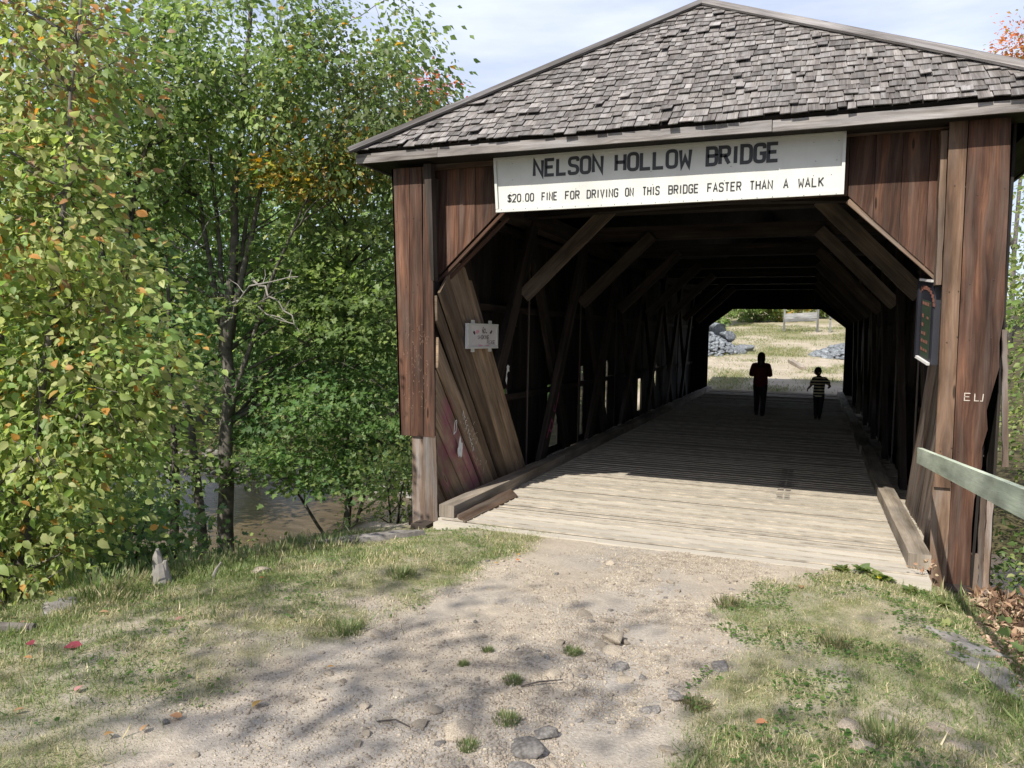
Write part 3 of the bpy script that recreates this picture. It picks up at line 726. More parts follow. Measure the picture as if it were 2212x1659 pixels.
# ------------------------------------------------------------------ stroke lettering
W_ = .56
def arc_round(pts, rs, closed):
    out = []; n = len(pts)
    for i, (p, r) in enumerate(zip(pts, rs)):
        p = Vector((*p, 0)) if len(p) == 2 else Vector(p)
        if r == 0 or (not closed and i in (0, n-1)): out.append(p); continue
        a = Vector((*pts[i-1], 0))-p; b = Vector((*pts[(i+1) % n], 0))-p
        ra = min(r, a.length/2, b.length/2); s0 = p+a.normalized()*ra; s1 = p+b.normalized()*ra
        for t in (0, .25, .5, .75, 1): out.append(s0*(1-t)**2+p*2*t*(1-t)+s1*t*t)
    return out
G = {
 'N': ([[(0, 0), (0, 1), (W_, 0), (W_, 1)]], 0), 'E': ([[(W_, 1), (0, 1), (0, 0), (W_, 0)], [(0, .52), (W_*.85, .52)]], 0),
 'L': ([[(0, 1), (0, 0), (W_, 0)]], 0), 'H': ([[(0, 0), (0, 1)], [(W_, 0), (W_, 1)], [(0, .52), (W_, .52)]], 0),
 'S': ([[(W_, .78), (W_, 1), (0, 1), (0, .54), (W_, .46), (W_, 0), (0, 0), (0, .22)]], .24), 'O': ([[(0, 0), (0, 1), (W_, 1), (W_, 0), 'c']], .24),
 'W': ([[(0, 1), (.08, 0), (W_/2, .55), (W_-.08+.04, 0), (W_+.04, 1)]], 0), 'B': ([[(W_, .52), (W_, 1), (0, 1), (0, 0), (W_, 0), (W_, .52), (0, .52)]], 'B'),
 'R': ([[(0, 0), (0, 1), (W_, 1), (W_, .5), (0, .5)], [(W_*.5, .5), (W_, 0)]], 'R'), 'I': ([[(W_/2, 0), (W_/2, 1)]], 0),
 'D': ([[(0, 0), (0, 1), (W_, 1), (W_, 0), 'c']], 'D'), 'G': ([[(W_, .76), (W_, 1), (0, 1), (0, 0), (W_, 0), (W_, .48), (W_*.5, .48)]], 'G'),
 '$': ([[(W_, .76), (W_, .92), (0, .92), (0, .52), (W_, .46), (W_, .06), (0, .06), (0, .24)], [(W_/2, -.06), (W_/2, 1.06)]], .2),
 '2': ([[(0, .78), (0, 1), (W_, 1), (W_, .6), (0, 0), (W_, 0)]], '2'), '0': ([[(0, 0), (0, 1), (W_, 1), (W_, 0), 'c']], .24), '.': ([[(W_/2-.05, .04), (W_/2+.05, .04)]], 0),
 'F': ([[(0, 0), (0, 1), (W_, 1)], [(0, .52), (W_*.85, .52)]], 0), 'V': ([[(0, 1), (W_/2, 0), (W_, 1)]], 0), 'T': ([[(W_/2, 0), (W_/2, 1)], [(0, 1), (W_, 1)]], 0),
 'A': ([[(0, 0), (W_/2, 1), (W_, 0)], [(W_*.2, .33), (W_*.8, .33)]], 0), 'K': ([[(0, 0), (0, 1)], [(W_, 1), (.02, .42)], [(W_*.3, .58), (W_, 0)]], 0),
 'M': ([[(0, 0), (0, 1), (W_/2, .4), (W_, 1), (W_, 0)]], 0), 'P': ([[(0, 0), (0, 1), (W_, 1), (W_, .48), (0, .48)]], 'R'), 'U': ([[(0, 1), (0, 0), (W_, 0), (W_, 1)]], .2),
}
def radii(k, pts, mode):
    n = len(pts)
    if isinstance(mode, (int, float)): return [mode]*n
    if mode == 'B': return [0, .2, 0, 0, .2, 0, 0]
    if mode == 'R': return [0, 0, .2, .2, 0][:n] if n == 5 else [0]*n
    if mode == 'D': return [0, 0, .26, .26]
    if mode == 'G': return [.2, .2, .24, .24, .2, 0, 0]
    if mode == '2': return [0, .2, .22, .2, 0, 0]
def ribbon(m, pts, w_, closed, org, ux, uz, n, t):
    k = len(pts); ins = []; outs = []
    for i in range(k):
        p = pts[i]; a_ = pts[i-1] if (i > 0 or closed) else None; b_ = pts[(i+1) % k] if (i < k-1 or closed) else None
        d1 = (p-a_) if a_ is not None else (b_-p); d2 = (b_-p) if b_ is not None else d1
        if d1.length < 1e-7: d1 = d2
        if d2.length < 1e-7: d2 = d1
        d1.normalize(); d2 = d2.normalized(); n1 = Vector((-d1.y, d1.x, 0)); n2 = Vector((-d2.y, d2.x, 0))
        mm = (n1+n2); mm = mm.normalized() if mm.length > 1e-4 else n1
        c = max(mm.dot(n1), .38); o = mm*(w_/2/c); ins.append(p-o); outs.append(p+o)
    conv = lambda q: org+ux*q.x+uz*q.y
    for i in range(k if closed else k-1):
        j = (i+1) % k; m.poly([conv(ins[i]), conv(ins[j]), conv(outs[j]), conv(outs[i])], n, t)
def text(m, s, org, ux, uz, n, height, width_scale=1.0, stroke=.16, gap=.2, total=None, space=.45, t=.002, jit=0):
    adv = []; 
    for ch in s: adv.append(space if ch == ' ' else ((.3 if ch in 'I.' else W_+(.04 if ch == 'W' else 0))+gap))
    tw = sum(adv)-gap; sc = (total/tw) if total else height*width_scale; x = 0
    for ch, a_ in zip(s, adv):
        if ch != ' ':
            strokes, mode = G[ch]; off = -(W_/2-.15) if ch in 'I.' else 0
            for st in strokes:
                closed = st[-1] == 'c'; pts = st[:-1] if closed else st
                pl = arc_round(pts, radii(ch, pts, mode), closed)
                pl = [Vector(((q.x+off+x)*sc, q.y*height, 0)) for q in pl]
                if jit: pl = [q+Vector((random.uniform(-jit, jit), random.uniform(-jit, jit), 0)) for q in pl]
                ribbon(m, pl, stroke*height, closed, Vector(org), ux, uz, n, t)
        x += a_

# ------------------------------------------------------------------ the name board
sg = empty('name_sign', (-.15, .07, 3.12), 'long white board with black lettering hung under the front eave of the bridge', 'sign')
SY = .06; xL, xR, zB, zT = -1.735, 1.46, 3.11, 3.665
m = MB(); m.poly([(xL, SY, zB), (xR, SY, zB+.02), (xR+.0, SY, zT+.0), (xL-.035, SY, zT-.02)], fr, .02); m.build('panel', MAT['white'], sg)
m = MB()
def strip(a_, b_, w_, t): m.beam(a_, b_, w_, t, Zv if abs(b_[0]-a_[0]) > abs(b_[2]-a_[2]) else Xv, 1, 0, .5)
strip((xL-.0, SY-.008, zB+.012), (xR, SY-.008, zB+.032), .03, .03); strip((xL-.035, SY-.008, zT-.035), (xR, SY-.008, zT-.012), .025, .03)
strip((xR-.012, SY-.009, zB+.045), (xR-.012, SY-.009, zT-.03), .025, .03); strip((xL+.012, SY-.009, zB+.03), (xL-.022, SY-.009, zT-.05), .025, .03)
m.build('frame', MAT['white'], sg)
m = MB(); n = fr
for word, x0, x1 in (('NELSON', -1.352, -.64), ('HOLLOW', -.533, .185), ('BRIDGE', .306, .935)):
    text(m, word, (x0+.012, SY-.004, 3.447), Xv, Zv, n, .146, total=x1-x0-.03, stroke=.215, gap=.24)
for word, x0, x1 in (('$20.00', -1.618, -1.336), ('FINE', -1.26, -1.096), ('FOR', -1.019, -.871), ('DRIVING', -.802, -.492), ('ON', -.429, -.345), ('THIS', -.265, -.102),
                     ('BRIDGE', -.025, .251), ('FASTER', .325, .623), ('THAN', .691, .888), ('A', .972, 1.018), ('WALK', 1.093, 1.302)):
    text(m, word, (x0+.005, SY-.004, 3.207), Xv, Zv, n, .072, total=x1-x0-.012, stroke=.155, gap=.3)
m.build('lettering', MAT['black'], sg)
m = MB()
for i in range(25):
    x = xL+.06+i*(xR-xL-.12)/24; p = Vector((x, SY-.025, zB+.022)); m.tube([p, p+Vector((0, -.004, 0))], [.004, .003], 5)
for x in (-1.6, -.9, -.2, .5, 1.2, 1.38):
    for z in (3.3, 3.42, 3.58): p = Vector((x+random.uniform(-.03, .03), SY-.002, z)); m.tube([p, p+Vector((0, -.003, 0))], [.004, .003], 5)
m.build('screw', MAT['faded_black'], sg)

# ------------------------------------------------------------------ no smoking sign on the left wing boards
ns = empty('no_smoking_sign', (-2.33, 1.0, 1.7), 'small scuffed white notice asking for no smoking on the left inner boards', 'sign')
# the panel is turned a little toward the road
o0 = Vector((-2.30, .62, 1.722)); ux = Vector((.05, .74, 0)); WN = ux.length; ux.normalize(); nn = Vector((ux.y, -ux.x, 0)); HN = .285
m = MB(); m.poly([o0, o0+ux*WN, o0+ux*WN+Zv*HN, o0+Zv*HN], nn, .03); m.build('panel', MAT['white2'], ns)
m = MB()
for (a_, b_) in ((o0+Zv*.012, o0+ux*WN+Zv*.012), (o0+Zv*(HN-.012), o0+ux*WN+Zv*(HN-.012))): m.beam(a_+nn*.006, b_+nn*.006, .024, .012, Zv)
for u in (.035, WN-.02): m.beam(o0+ux*u+Zv*.026+nn*.005, o0+ux*u+Zv*(HN-.026)+nn*.005, .06 if u < .1 else .035, .012, ux)
m.build('frame', MAT['white'], ns)
for u in (.13, .55):
    for z in (HN+.018, -.018): m = MB(); m.beam(o0+ux*(u-.04)+Zv*z-nn*.004, o0+ux*(u+.04)+Zv*z-nn*.004, .04, .006, Zv); m.build('bracket', MAT['white'], ns)
m = MB(); tn = nn; f = nn*.002
text(m, 'NO', o0+ux*.35+Zv*.18+f, ux, Zv, nn, .045, total=.075, stroke=.2, t=.001, jit=.002)
text(m, 'S', o0+ux*.245+Zv*.112+f, ux, Zv, nn, .034, total=.035, stroke=.12, t=.001, jit=.002)
text(m, 'M', o0+ux*.285+Zv*.112+f, ux, Zv, nn, .03, total=.03, stroke=.06, t=.001, jit=.002)
text(m, 'OKING', o0+ux*.33+Zv*.108+f, ux, Zv, nn, .044, total=.18, stroke=.15, t=.001, jit=.001)
text(m, 'PLEASE', o0+ux*.47+Zv*.052+f, ux, Zv, nn, .04, total=.2, stroke=.12, t=.001, jit=.001)
m.build('lettering', MAT['faded_black'], ns)
def blob(m, c, ux_, uz_, n_, rx, rz, k=14, jag=.3, t=.001):
    pts = []
    for i in range(k):
        a_ = 2*math.pi*i/k; q = 1+random.uniform(-jag, jag); pts.append(Vector(c)+ux_*math.cos(a_)*rx*q+uz_*math.sin(a_)*rz*q)
    m.poly(pts, n_, t)
m = MB()
for (u, z, a_, b_) in ((.15, .185, .018, .016), (.165, .172, .012, .014), (.565, .185, .022, .012), (.585, .2, .014, .012), (.455, .182, .012, .008), (.37, .24, .01, .008)):
    blob(m, o0+ux*u+Zv*z+f*1.2, ux, Zv, nn, a_, b_)
m.build('ink_mark', MAT['black'], ns)
m = MB()
for (u, z, a_, b_) in ((.235, .19, .03, .02), (.21, .178, .03, .01), (.31, .035, .05, .01), (.48, .035, .05, .006)): blob(m, o0+ux*u+Zv*z+f*.8, ux, Zv, nn, a_, b_, jag=.5)
m.build('pink_scribble', MAT['pink'], ns)

# ------------------------------------------------------------------ blue history board inside the right jamb
bs = empty('history_sign', (2.2, .3, 1.7), 'narrow dark blue box sign with orange lettering inside the right entrance', 'sign')
a0 = Vector((2.12, .42, 1.76)); a1 = Vector((2.19, .2, 1.70)); ux = (a1-a0); WB = ux.length; ux.normalize(); nb_ = Vector((ux.y, -ux.x, 0)); 
if nb_.x > 0: nb_ = -nb_
HB = .68
m = MB(); m.poly([a0, a1, a1+Zv*(HB+.03), a0+Zv*HB], nb_, .05); m.build('backing', MAT['blue'], bs)
m = MB()
i0 = a0+ux*.05; i1 = a1-ux*.03
m.poly([i0+Zv*.03+nb_*.003, i1+Zv*.04+nb_*.003, i1+Zv*(HB-.16)+nb_*.003, i0+Zv*(HB-.17)+nb_*.003], nb_, .002); m.build('face', MAT['green'], bs)
m = MB(); m.beam(a1+Zv*.0+Vector((.03, -.01, 0)), a1+Zv*(HB+.03)+Vector((.03, -.01, 0)), .05, .03, Xv); m.build('frame', MAT['blue'], bs); m = MB(); m.beam(a0+Zv*0+nb_*.01, a0+Zv*HB+nb_*.01, .03, .03, ux); m.build('frame', MAT['blue'], bs)
m = MB(); m.beam(a0+Zv*.004+nb_*.012, a1+Zv*.004+nb_*.012, .022, .022, Zv); m.build('ledge', MAT['white2'], bs); m = MB(); m.beam(a0+Zv*(HB-.01)+nb_*.012, a1+Zv*(HB+.02)+nb_*.012, .02, .022, Zv); m.build('ledge', MAT['white2'], bs)
m = MB()
for i, (z, k) in enumerate(((.47, 3), (.36, 5), (.285, 6), (.215, 5), (.15, 6), (.08, 6))):
    words = ('NELSON', 'HOLLOW', 'BRIDGE', 'BUILT', 'IN', 'DIVING')[i % 6]
    txt = ('BRIDGE', 'OLDEST', 'BRIDGE', 'IN THE', 'REGION', 'BUILT')[i]
    for u in np.arange(.06, WB-.06, .045):
        if random.random() < .82:
            h_ = random.uniform(.02, .034); p = a0+ux*u+Zv*(z+.03*u)+nb_*.006
            m.poly([p, p+ux*.032, p+ux*.032+Zv*h_, p+Zv*h_], nb_, .001)
    if m.v: m.build('lettering', MAT['orange'], bs)
    m = MB()
# arch of letters on top of the board
for i in range(11):
    t = math.pi*(.02+.96*i/10); c = (a0+a1)/2+Zv*.50+nb_*.006; p = c+ux*math.cos(t)*.15+Zv*math.sin(t)*.12
    m.poly([p-ux*.02-Zv*.016, p+ux*.02-Zv*.016, p+ux*.02+Zv*.016, p-ux*.02+Zv*.016], nb_, .001)
m.build('lettering', MAT['orange'], bs)

# ------------------------------------------------------------------ paint and scratches on the boards
m = MB(); f = -Yv
text(m, 'E', (2.425, -.008, 1.425), Xv, Zv, f, .058, total=.04, stroke=.12, t=.001)
text(m, 'L', (2.497, -.008, 1.425), Xv, Zv, f, .058, total=.03, stroke=.12, t=.001)
ribbon(m, [Vector((.066, .058, 0)), Vector((.062, 0, 0)), Vector((.045, 0, 0))], .007, False, Vector((2.49, -.008, 1.425)), Xv, Zv, f, .001)
m.build('scratched_letters', MAT['carve'], bridge)
def scribbles(m, n_, org, ux_, uz_, nn_, uw, zw, size, stroke, cnt, tall=1):
    for i in range(cnt):
        u = random.uniform(0, uw); z = random.uniform(0, zw); pts = [Vector((0, 0, 0))]
        for j in range(random.choice((2, 2, 3))): pts.append(pts[-1]+Vector((random.uniform(-1, 1)*size*.6, random.uniform(-1, 1)*size*tall, 0)))
        ribbon(m, pts, stroke, False, Vector(org)+ux_*u+uz_*z, ux_, uz_, nn_, .0008)
m = MB(); scribbles(m, 0, (-2.76, -.004, 1.1), Xv, Zv, f, .3, .95, .022, .0022, 75); m.build('scratched_letters', MAT['front'] if False else plain('old scratches', (.22, .13, .09), .8), bridge)
m = MB(); o = Vector((-2.325, 0, 0))
blob(m, o+Vector((0, .52, .62)), Yv, Zv, Xv, .055, .11, 16, .3)
ribbon(m, arc_round([(0, 0), (.02, .13), (.07, .15), (.05, .02)], [0, .1, .1, 0], True), .012, True, o+Vector((0, .36, .80)), Yv, Zv, Xv, .001)
for i in range(9):
    p = o+Vector((0, .58+.035*i, .98-.055*i)); ribbon(m, [Vector((0, 0, 0)), Vector((random.uniform(-.01, .02), .05, 0)), Vector((.034, random.uniform(0, .05), 0))], .007, False, p, Yv, Zv, Xv, .001)
blob(m, o+Vector((0, 1.9, 1.45)), Yv, Zv, Xv, .05, .06, 12, .4); blob(m, o+Vector((0, 1.86, 1.33)), Yv, Zv, Xv, .02, .07, 12, .4)
m.build('white_paint_mark', MAT['chalk'], bridge)
m = MB(); scribbles(m, 0, (-2.325, .5, .9), Vector((0, .8, -.5)).normalized(), Vector((0, .5, .8)).normalized(), Xv, .55, .14, .05, .004, 26, .6)
scribbles(m, 0, (-2.325, .9, .35), Vector((0, .8, -.5)).normalized(), Vector((0, .5, .8)).normalized(), Xv, .3, .25, .05, .004, 9, .8)
m.build('scratched_letters', MAT['carve'], bridge)
# magenta letters up the second diagonal: J above P
m = MB(); ax_ = Vector((0, 2.15, 3.53)).normalized(); uu = Vector((0, ax_.z, -ax_.y)); bx = Vector((-2.485, 3.77, -.08))
P0 = bx+ax_*.42
ribbon(m, arc_round([(-.05, 0), (.0, .34), (.11, .33), (.1, .17), (0, .17)], [0, 0, .08, .08, 0], False), .035, False, P0+uu*.0, uu, ax_, Xv, .001)
ribbon(m, arc_round([(-.02, .09), (.0, 0), (.08, .02), (.08, .36)], [0, .06, .06, 0], False), .022, False, P0+ax_*.5, uu, ax_, Xv, .001)
m.build('spray_letters', MAT['magenta'], bridge)
# tyre tracks on the deck
m = MB()
for i in range(46):
    if random.random() < .8:
        y = 2.4+i*.048
        if y < 4.6: m.poly([(.93+.012*math.sin(i), y, .010), (1.0, y-.01, .010), (1.0, y+.012, .010), (.93+.012*math.sin(i), y+.02, .010)], Zv, .001)
        if y < 4.6: m.poly([(1.02+.01*math.sin(i), y, .010), (1.08, y-.01, .010), (1.08, y+.012, .010), (1.02, y+.02, .010)], Zv, .001)
m.build('tyre_mark', MAT['rubber'], bridge)
# loose wedge-shaped plank
m = MB(); m.board((-2.03, -.14, .05), (-1.90, -.22, .014), (-1.86, 1.12, .015), (-1.98, 1.2, .075), Vector((.3, 0, 1)), .03, 12, .005)
o = m.build('loose_plank', MAT['mossy'], base=(-1.95, .4, .02)); tag(o, 'loose split brown plank lying against the left kerb timber at the bridge entrance', 'plank')

# ------------------------------------------------------------------ green rail at the right
rl = empty('guard_rail', (2.16, -3.9, .1), 'pale green painted rail running out from the right bridge post', 'guard rail')
m = MB(); m.beam((2.125, -.02, .955), (2.17, -4.3, 1.29), .127, .038, Zv, 20, .001); m.build('rail_board', MAT['rail'], rl)
m = MB(); m.beam((2.245, -4.0, -.3), (2.245, -4.0, 1.34), .11, .11, Xv, 2, .002); m.build('post', MAT['rail'], rl)
m = MB(); blob(m, (2.128, -1.35, 1.06), Yv, Zv, -Xv, .022, .014, 5, .3); m.build('bare_patch', MAT['mossy'], rl)

# ------------------------------------------------------------------ rocks
def ico(sub):
    bm = bmesh.new(); bmesh.ops.create_icosphere(bm, subdivisions=sub, radius=1); V = np.array([v.co[:] for v in bm.verts]); Fc = np.array([[v.index for v in f.verts] for f in bm.faces]); bm.free(); return V, Fc
ICO1 = ico(1); ICO2 = ico(2); ICO3 = ico(3)
def rockverts(V, seed, flat=.6, chip=.28):
    r = np.random.RandomState(seed); P = V.copy()
    for i in range(13):
        d = norm(r.randn(1, 3))[0]; k = r.uniform(.42, .82); s_ = P@d; P = P-np.outer(np.maximum(s_-k, 0), d)
    P += norm(V)*(r.rand(len(V), 1)-.5)*.06
    P[:, 2] *= flat; P[:, 0] *= r.uniform(.9, 1.35); return P
def rockmesh(name, seed, sub=ICO3, flat=.6, smooth=False):
    me = np_mesh(name, rockverts(sub[0], seed, flat), [sub[1]], smooth=smooth); a = me.attributes.new('rnd', 'FLOAT', 'FACE'); a.data.foreach_set('value', np.full(len(me.polygons), .3, np.float32)); return me
stone_mesh = [rockmesh('stone', 100+i) for i in range(6)]
for me in stone_mesh: me.materials.append(MAT['stone'])
grey_mesh = [rockmesh('grey_stone', 200+i, flat=.5) for i in range(3)]
for me in grey_mesh: me.materials.append(MAT['greyrock'])
def put_rock(me, name, x, y, s_, label, cat='stone', group=None, sink=.25, sz=1, rz=None):
    o = bpy.data.objects.new(name, me); COL.objects.link(o); o.location = (x, y, gh1(x, y)+s_*(.35-sink)*sz)
    s_ *= 1.45; o.scale = (s_, s_, s_*sz); o.rotation_euler = (random.uniform(-.2, .2), random.uniform(-.2, .2), random.uniform(0, 6.3) if rz is None else rz)
    return tag(o, label, cat, group)
BIG = [(.22, -2.62, .075, 'flat tan stone, largest of the cluster in the middle of the path'), (.27, -2.80, .05, 'pale tan stone just below the largest path stone'), (.17, -2.77, .036, 'small tan stone on the left of the path stone cluster'),
       (.35, -3.04, .05, 'grey brown stone halfway down the washed gully'), (.42, -3.17, .045, 'dark wedge stone in the gully'), (.20, -4.15, .07, 'angular grey tan rock in the gully near the bottom edge'),
       (.24, -3.97, .052, 'flat blue grey slab above the angular gully rock'), (.28, -4.32, .06, 'blue grey stone at the bottom edge of the gully'), (-.08, -4.15, .065, 'long dark slab stone lying left of the gully'),
       (.88, -2.9, .05, 'pale grey stone beside the grass at the right of the path'), (.71, -3.36, .04, 'rounded grey stone right of the gully'), (.79, -3.32, .036, 'tan stone touching the grass edge on the right'),
       (-.29, -1.9, .045, 'flat brown stone alone in the upper path'), (-.04, -2.33, .04, 'dark flat stone above the middle cluster'), (.08, -3.37, .038, 'smooth tan pebble left of the gully'),
       (.61, -3.55, .035, 'blue grey pebble low on the right of the path'), (-.28, -4.15, .038, 'oval pale stone near the bottom of the path'), (-.30, -4.01, .036, 'round tan stone above the oval pale stone'),
       (-.59, -4.12, .026, 'pale round pebble right of the yellow leaf'), (1.5, -3.38, .06, 'pale tan stone half sunk in the right grass, leftmost of its row'), (1.68, -3.22, .045, 'white stone half sunk in the right grass between two others'),
       (1.9, -3.2, .06, 'large pale stone half sunk in the right grass'), (1.55, -3.56, .06, 'flat pale stone lowest in the right grass'), (1.95, -3.36, .04, 'pale stone at the right end of the sunken row'),
       (-2.52, -2.55, .07, 'rounded pale stone in the left grass near the bank edge'), (-1.05, -3.26, .045, 'dark pink stone at the left edge of the path')]
for i, (x, y, s_, lb) in enumerate(BIG):
    gry = 'grey' in lb
    put_rock((grey_mesh if gry else stone_mesh)[i % (3 if gry else 6)], 'stone', x, y, s_, lb, sink=.3 if x < 1.2 else .42, sz=.8)
k = 0; rr = random.Random(5)
while k < 230:
    x = rr.gauss(.35, .42) if rr.random() < .6 else rr.uniform(-1.3, .95); y = rr.uniform(-4.85, -.9)
    if not -1.6 < x < 1.0 or float(grassmask(np.array([x]), np.array([y]))[0]) > .4: continue
    me = rr.choice(stone_mesh+grey_mesh[:1]); s_ = rr.uniform(.008, .02)*(1.7 if rr.random() < .15 else 1)
    put_rock(me, 'pebble', x, y, s_, 'small pebble lying on the dirt path', 'pebble', 'pebbles scattered on the dirt path', sink=.2); k += 1
# fine gravel
def gravel(name, n, fx, smin, smax, kind='stuff', mat='stone'):
    V0, F0 = ICO1; P = fx(n); n = len(P); s_ = RS.uniform(smin, smax, n)*RS.choice([1, 1, 1.6], n)
    A = RS.uniform(0, 6.28, n); sc = RS.uniform(.7, 1.3, (n, 3))*np.array([1, 1, .6])
    Vv = V0[None]*sc[:, None]*s_[:, None, None]; Vv = Vv*(1+.25*(RS.rand(n, len(V0), 1)-.5))
    c, s2 = np.cos(A)[:, None], np.sin(A)[:, None]
    Vr = np.stack([Vv[..., 0]*c-Vv[..., 1]*s2, Vv[..., 0]*s2+Vv[..., 1]*c, Vv[..., 2]], -1)+P[:, None]
    Fr = (F0[None]+(np.arange(n)*len(V0))[:, None, None]).reshape(-1, 3)
    me = np_mesh(name, Vr.reshape(-1, 3), [Fr]); a = me.attributes.new('rnd', 'FLOAT', 'FACE'); a.data.foreach_set('value', np.repeat(RS.rand(n), len(F0)).astype(np.float32))
    return me
def pathpts(n):
    x = np.where(RS.rand(n) < .5, RS.normal(.3, .35, n), RS.uniform(-1.8, 1.1, n)); y = RS.uniform(-5.2, -.3, n)
    keep = (grassmask(x, y) < .5) & (x < 1.3); dens = fbm(x*2.5, y*2.5, 61, 3); keep &= RS.rand(n) < sst((dens-.32)/.25)
    x, y = x[keep], y[keep]; return np.stack([x, y, gh(x, y)+.001], -1)
tag(link_mesh('gravel', gravel('gravel', 60000, pathpts, .0022, .0065), MAT['stone']), 'fine gravel washed over the dirt path', 'gravel', kind='stuff')
# river stones on the near shore
def shorepts(n):
    y = RS.uniform(3, 7.6, n); x = RS.uniform(-16, -8.6, n); keep = (np.abs(gh(x, y)+2.9) < .25) & (RS.rand(n) < .4); x, y = x[keep], y[keep]; return np.stack([x, y, gh(x, y)+.02], -1)
def shorepts2(n):
    y = RS.uniform(11, 16, n); x = RS.uniform(-22, -5, n); keep = np.abs(gh(x, y)+2.8) < .3; x, y = x[keep], y[keep]; return np.stack([x, y, gh(x, y)+.03], -1)
tag(link_mesh('shore_stones', gravel('shore_stones', 3500, shorepts, .03, .09), MAT['greyrock']), 'pale cobbles along the near river edge', 'cobbles', kind='stuff')
tag(link_mesh('shore_stones', gravel('shore_stones', 3000, shorepts2, .05, .13), MAT['greyrock']), 'pale cobbles along the far river edge', 'cobbles', kind='stuff')
# slabs
def slab(name, pts, t, label, mat='greyrock', cat='rock'):
    bm = bmesh.new(); n = len(pts); cx_ = sum(p[0] for p in pts)/n; cy_ = sum(p[1] for p in pts)/n
    m = MB(); out = []
    for i in range(n):
        a_, b_ = pts[i], pts[(i+1) % n]
        for j in range(4):
            k = j/4; x = a_[0]*(1-k)+b_[0]*k+random.uniform(-.012, .012); y = a_[1]*(1-k)+b_[1]*k+random.uniform(-.012, .012); out.append((x, y))
    top = [Vector((x+(cx_-x)*.08, y+(cy_-y)*.08, gh1(x, y)+t+random.uniform(-.008, .008))) for x, y in out]; low = [Vector((x, y, gh1(x, y)-.08)) for x, y in out]
    mid = [Vector((x+(cx_-x)*.5, y+(cy_-y)*.5, gh1(x, y)+t*1.15+random.uniform(-.006, .006))) for x, y in out]
    k = len(out); m.v += low+top+mid+[Vector((cx_, cy_, gh1(cx_, cy_)+t*1.2))]
    for i in range(k):
        j = (i+1) % k; q = [(0, 0)]*4
        m.face((i, j, k+j, k+i), q, .3); m.face((k+i, k+j, 2*k+j, 2*k+i), q, .3); m.face((2*k+i, 2*k+j, 3*k), q[:3], .3)
    bm.free(); o = m.build(name, MAT[mat], base=(cx_, cy_, gh1(cx_, cy_))); return tag(o, label, cat)
slab('flat_rock', [(-2.95, -1.5), (-2.35, -.95), (-2.12, -.62), (-2.3, -.5), (-2.7, -.7), (-3.0, -1.2)], .05, 'long flat grey rock in the grass at the foot of the left corner post')
slab('stone_slab', [(1.95, -1.62), (2.2, -1.72), (2.42, -2.0), (2.2, -2.08)], .018, 'weathered grey slab at the right grass edge, nearer the bridge')
slab('stone_slab', [(2.05, -2.1), (2.3, -2.12), (2.52, -2.6), (2.3, -2.66)], .018, 'weathered grey slab at the right grass edge, nearer the camera')
put_rock(grey_mesh[0], 'rock', -3.1, -3.72, .13, 'dark rock under the leaves at the left bank edge', 'rock', sink=.5, sz=.7)
m = MB(); m.tube([(-3.25, -4.3, gh1(-3.25, -4.3)+.01), (-3.0, -4.18, gh1(-3.0, -4.18)+.02), (-2.8, -4.1, gh1(-2.8, -4.1)+.01)], [.035, .045, .03], 8)
o = m.build('rotten_log', MAT['bark'], base=(-3.0, -4.18, gh1(-3, -4.18))); tag(o, 'short grey rotten log at the far left edge of the grass', 'log')
# stump: pale broken post
m = MB(); zb = gh1(-3.0, -3.0)
m.tube([(-3.0, -3.0, zb-.15), (-3.0, -3.0, zb+.02), (-3.01, -3.0, zb+.1), (-3.015, -3.0, zb+.15)], [.075, .07, .055, .04], 10)
m.tube([(-3.02, -3.0, zb+.08), (-3.03, -3.01, zb+.2), (-3.025, -3.01, zb+.255)], [.05, .03, .01], 7); m.tube([(-2.99, -2.99, zb+.08), (-2.975, -2.99, zb+.17)], [.04, .012], 6)
o = m.build('broken_stump', MAT['barkpale'], base=(-3.0, -3.0, zb)); tag(o, 'pale jagged broken stump at the edge of the left bank', 'stump')
m = MB(); zb = gh1(-2.72, -2.8); m.tube([(-2.72, -2.8, zb), (-2.70, -2.79, zb+.06), (-2.66, -2.78, zb+.12)], [.014, .011, .006], 6); o = m.build('broken_stick', MAT['barkpale'], base=(-2.72, -2.8, zb)); tag(o, 'short pale stick standing up in the left grass beside the stump', 'stick')
m = MB(); zb = gh1(.0, -3.55)+.01; m.tube([(-.02, -3.6, zb), (.06, -3.53, zb+.01), (.16, -3.45, zb+.005)], [.004, .005, .003], 5); o = m.build('twig', MAT['barkdark'], base=(.05, -3.5, zb)); tag(o, 'thin dark twig lying across the path by the gully', 'twig')
m = MB(); zb = gh1(-.4, -4.2)+.008; m.tube([(-.46, -4.22, zb), (-.38, -4.19, zb+.01), (-.3, -4.21, zb+.005)], [.003, .004, .003], 5); o = m.build('twig', MAT['barkdark'], base=(-.4, -4.2, zb)); tag(o, 'curved dark twig low on the path near the oval stone', 'twig')

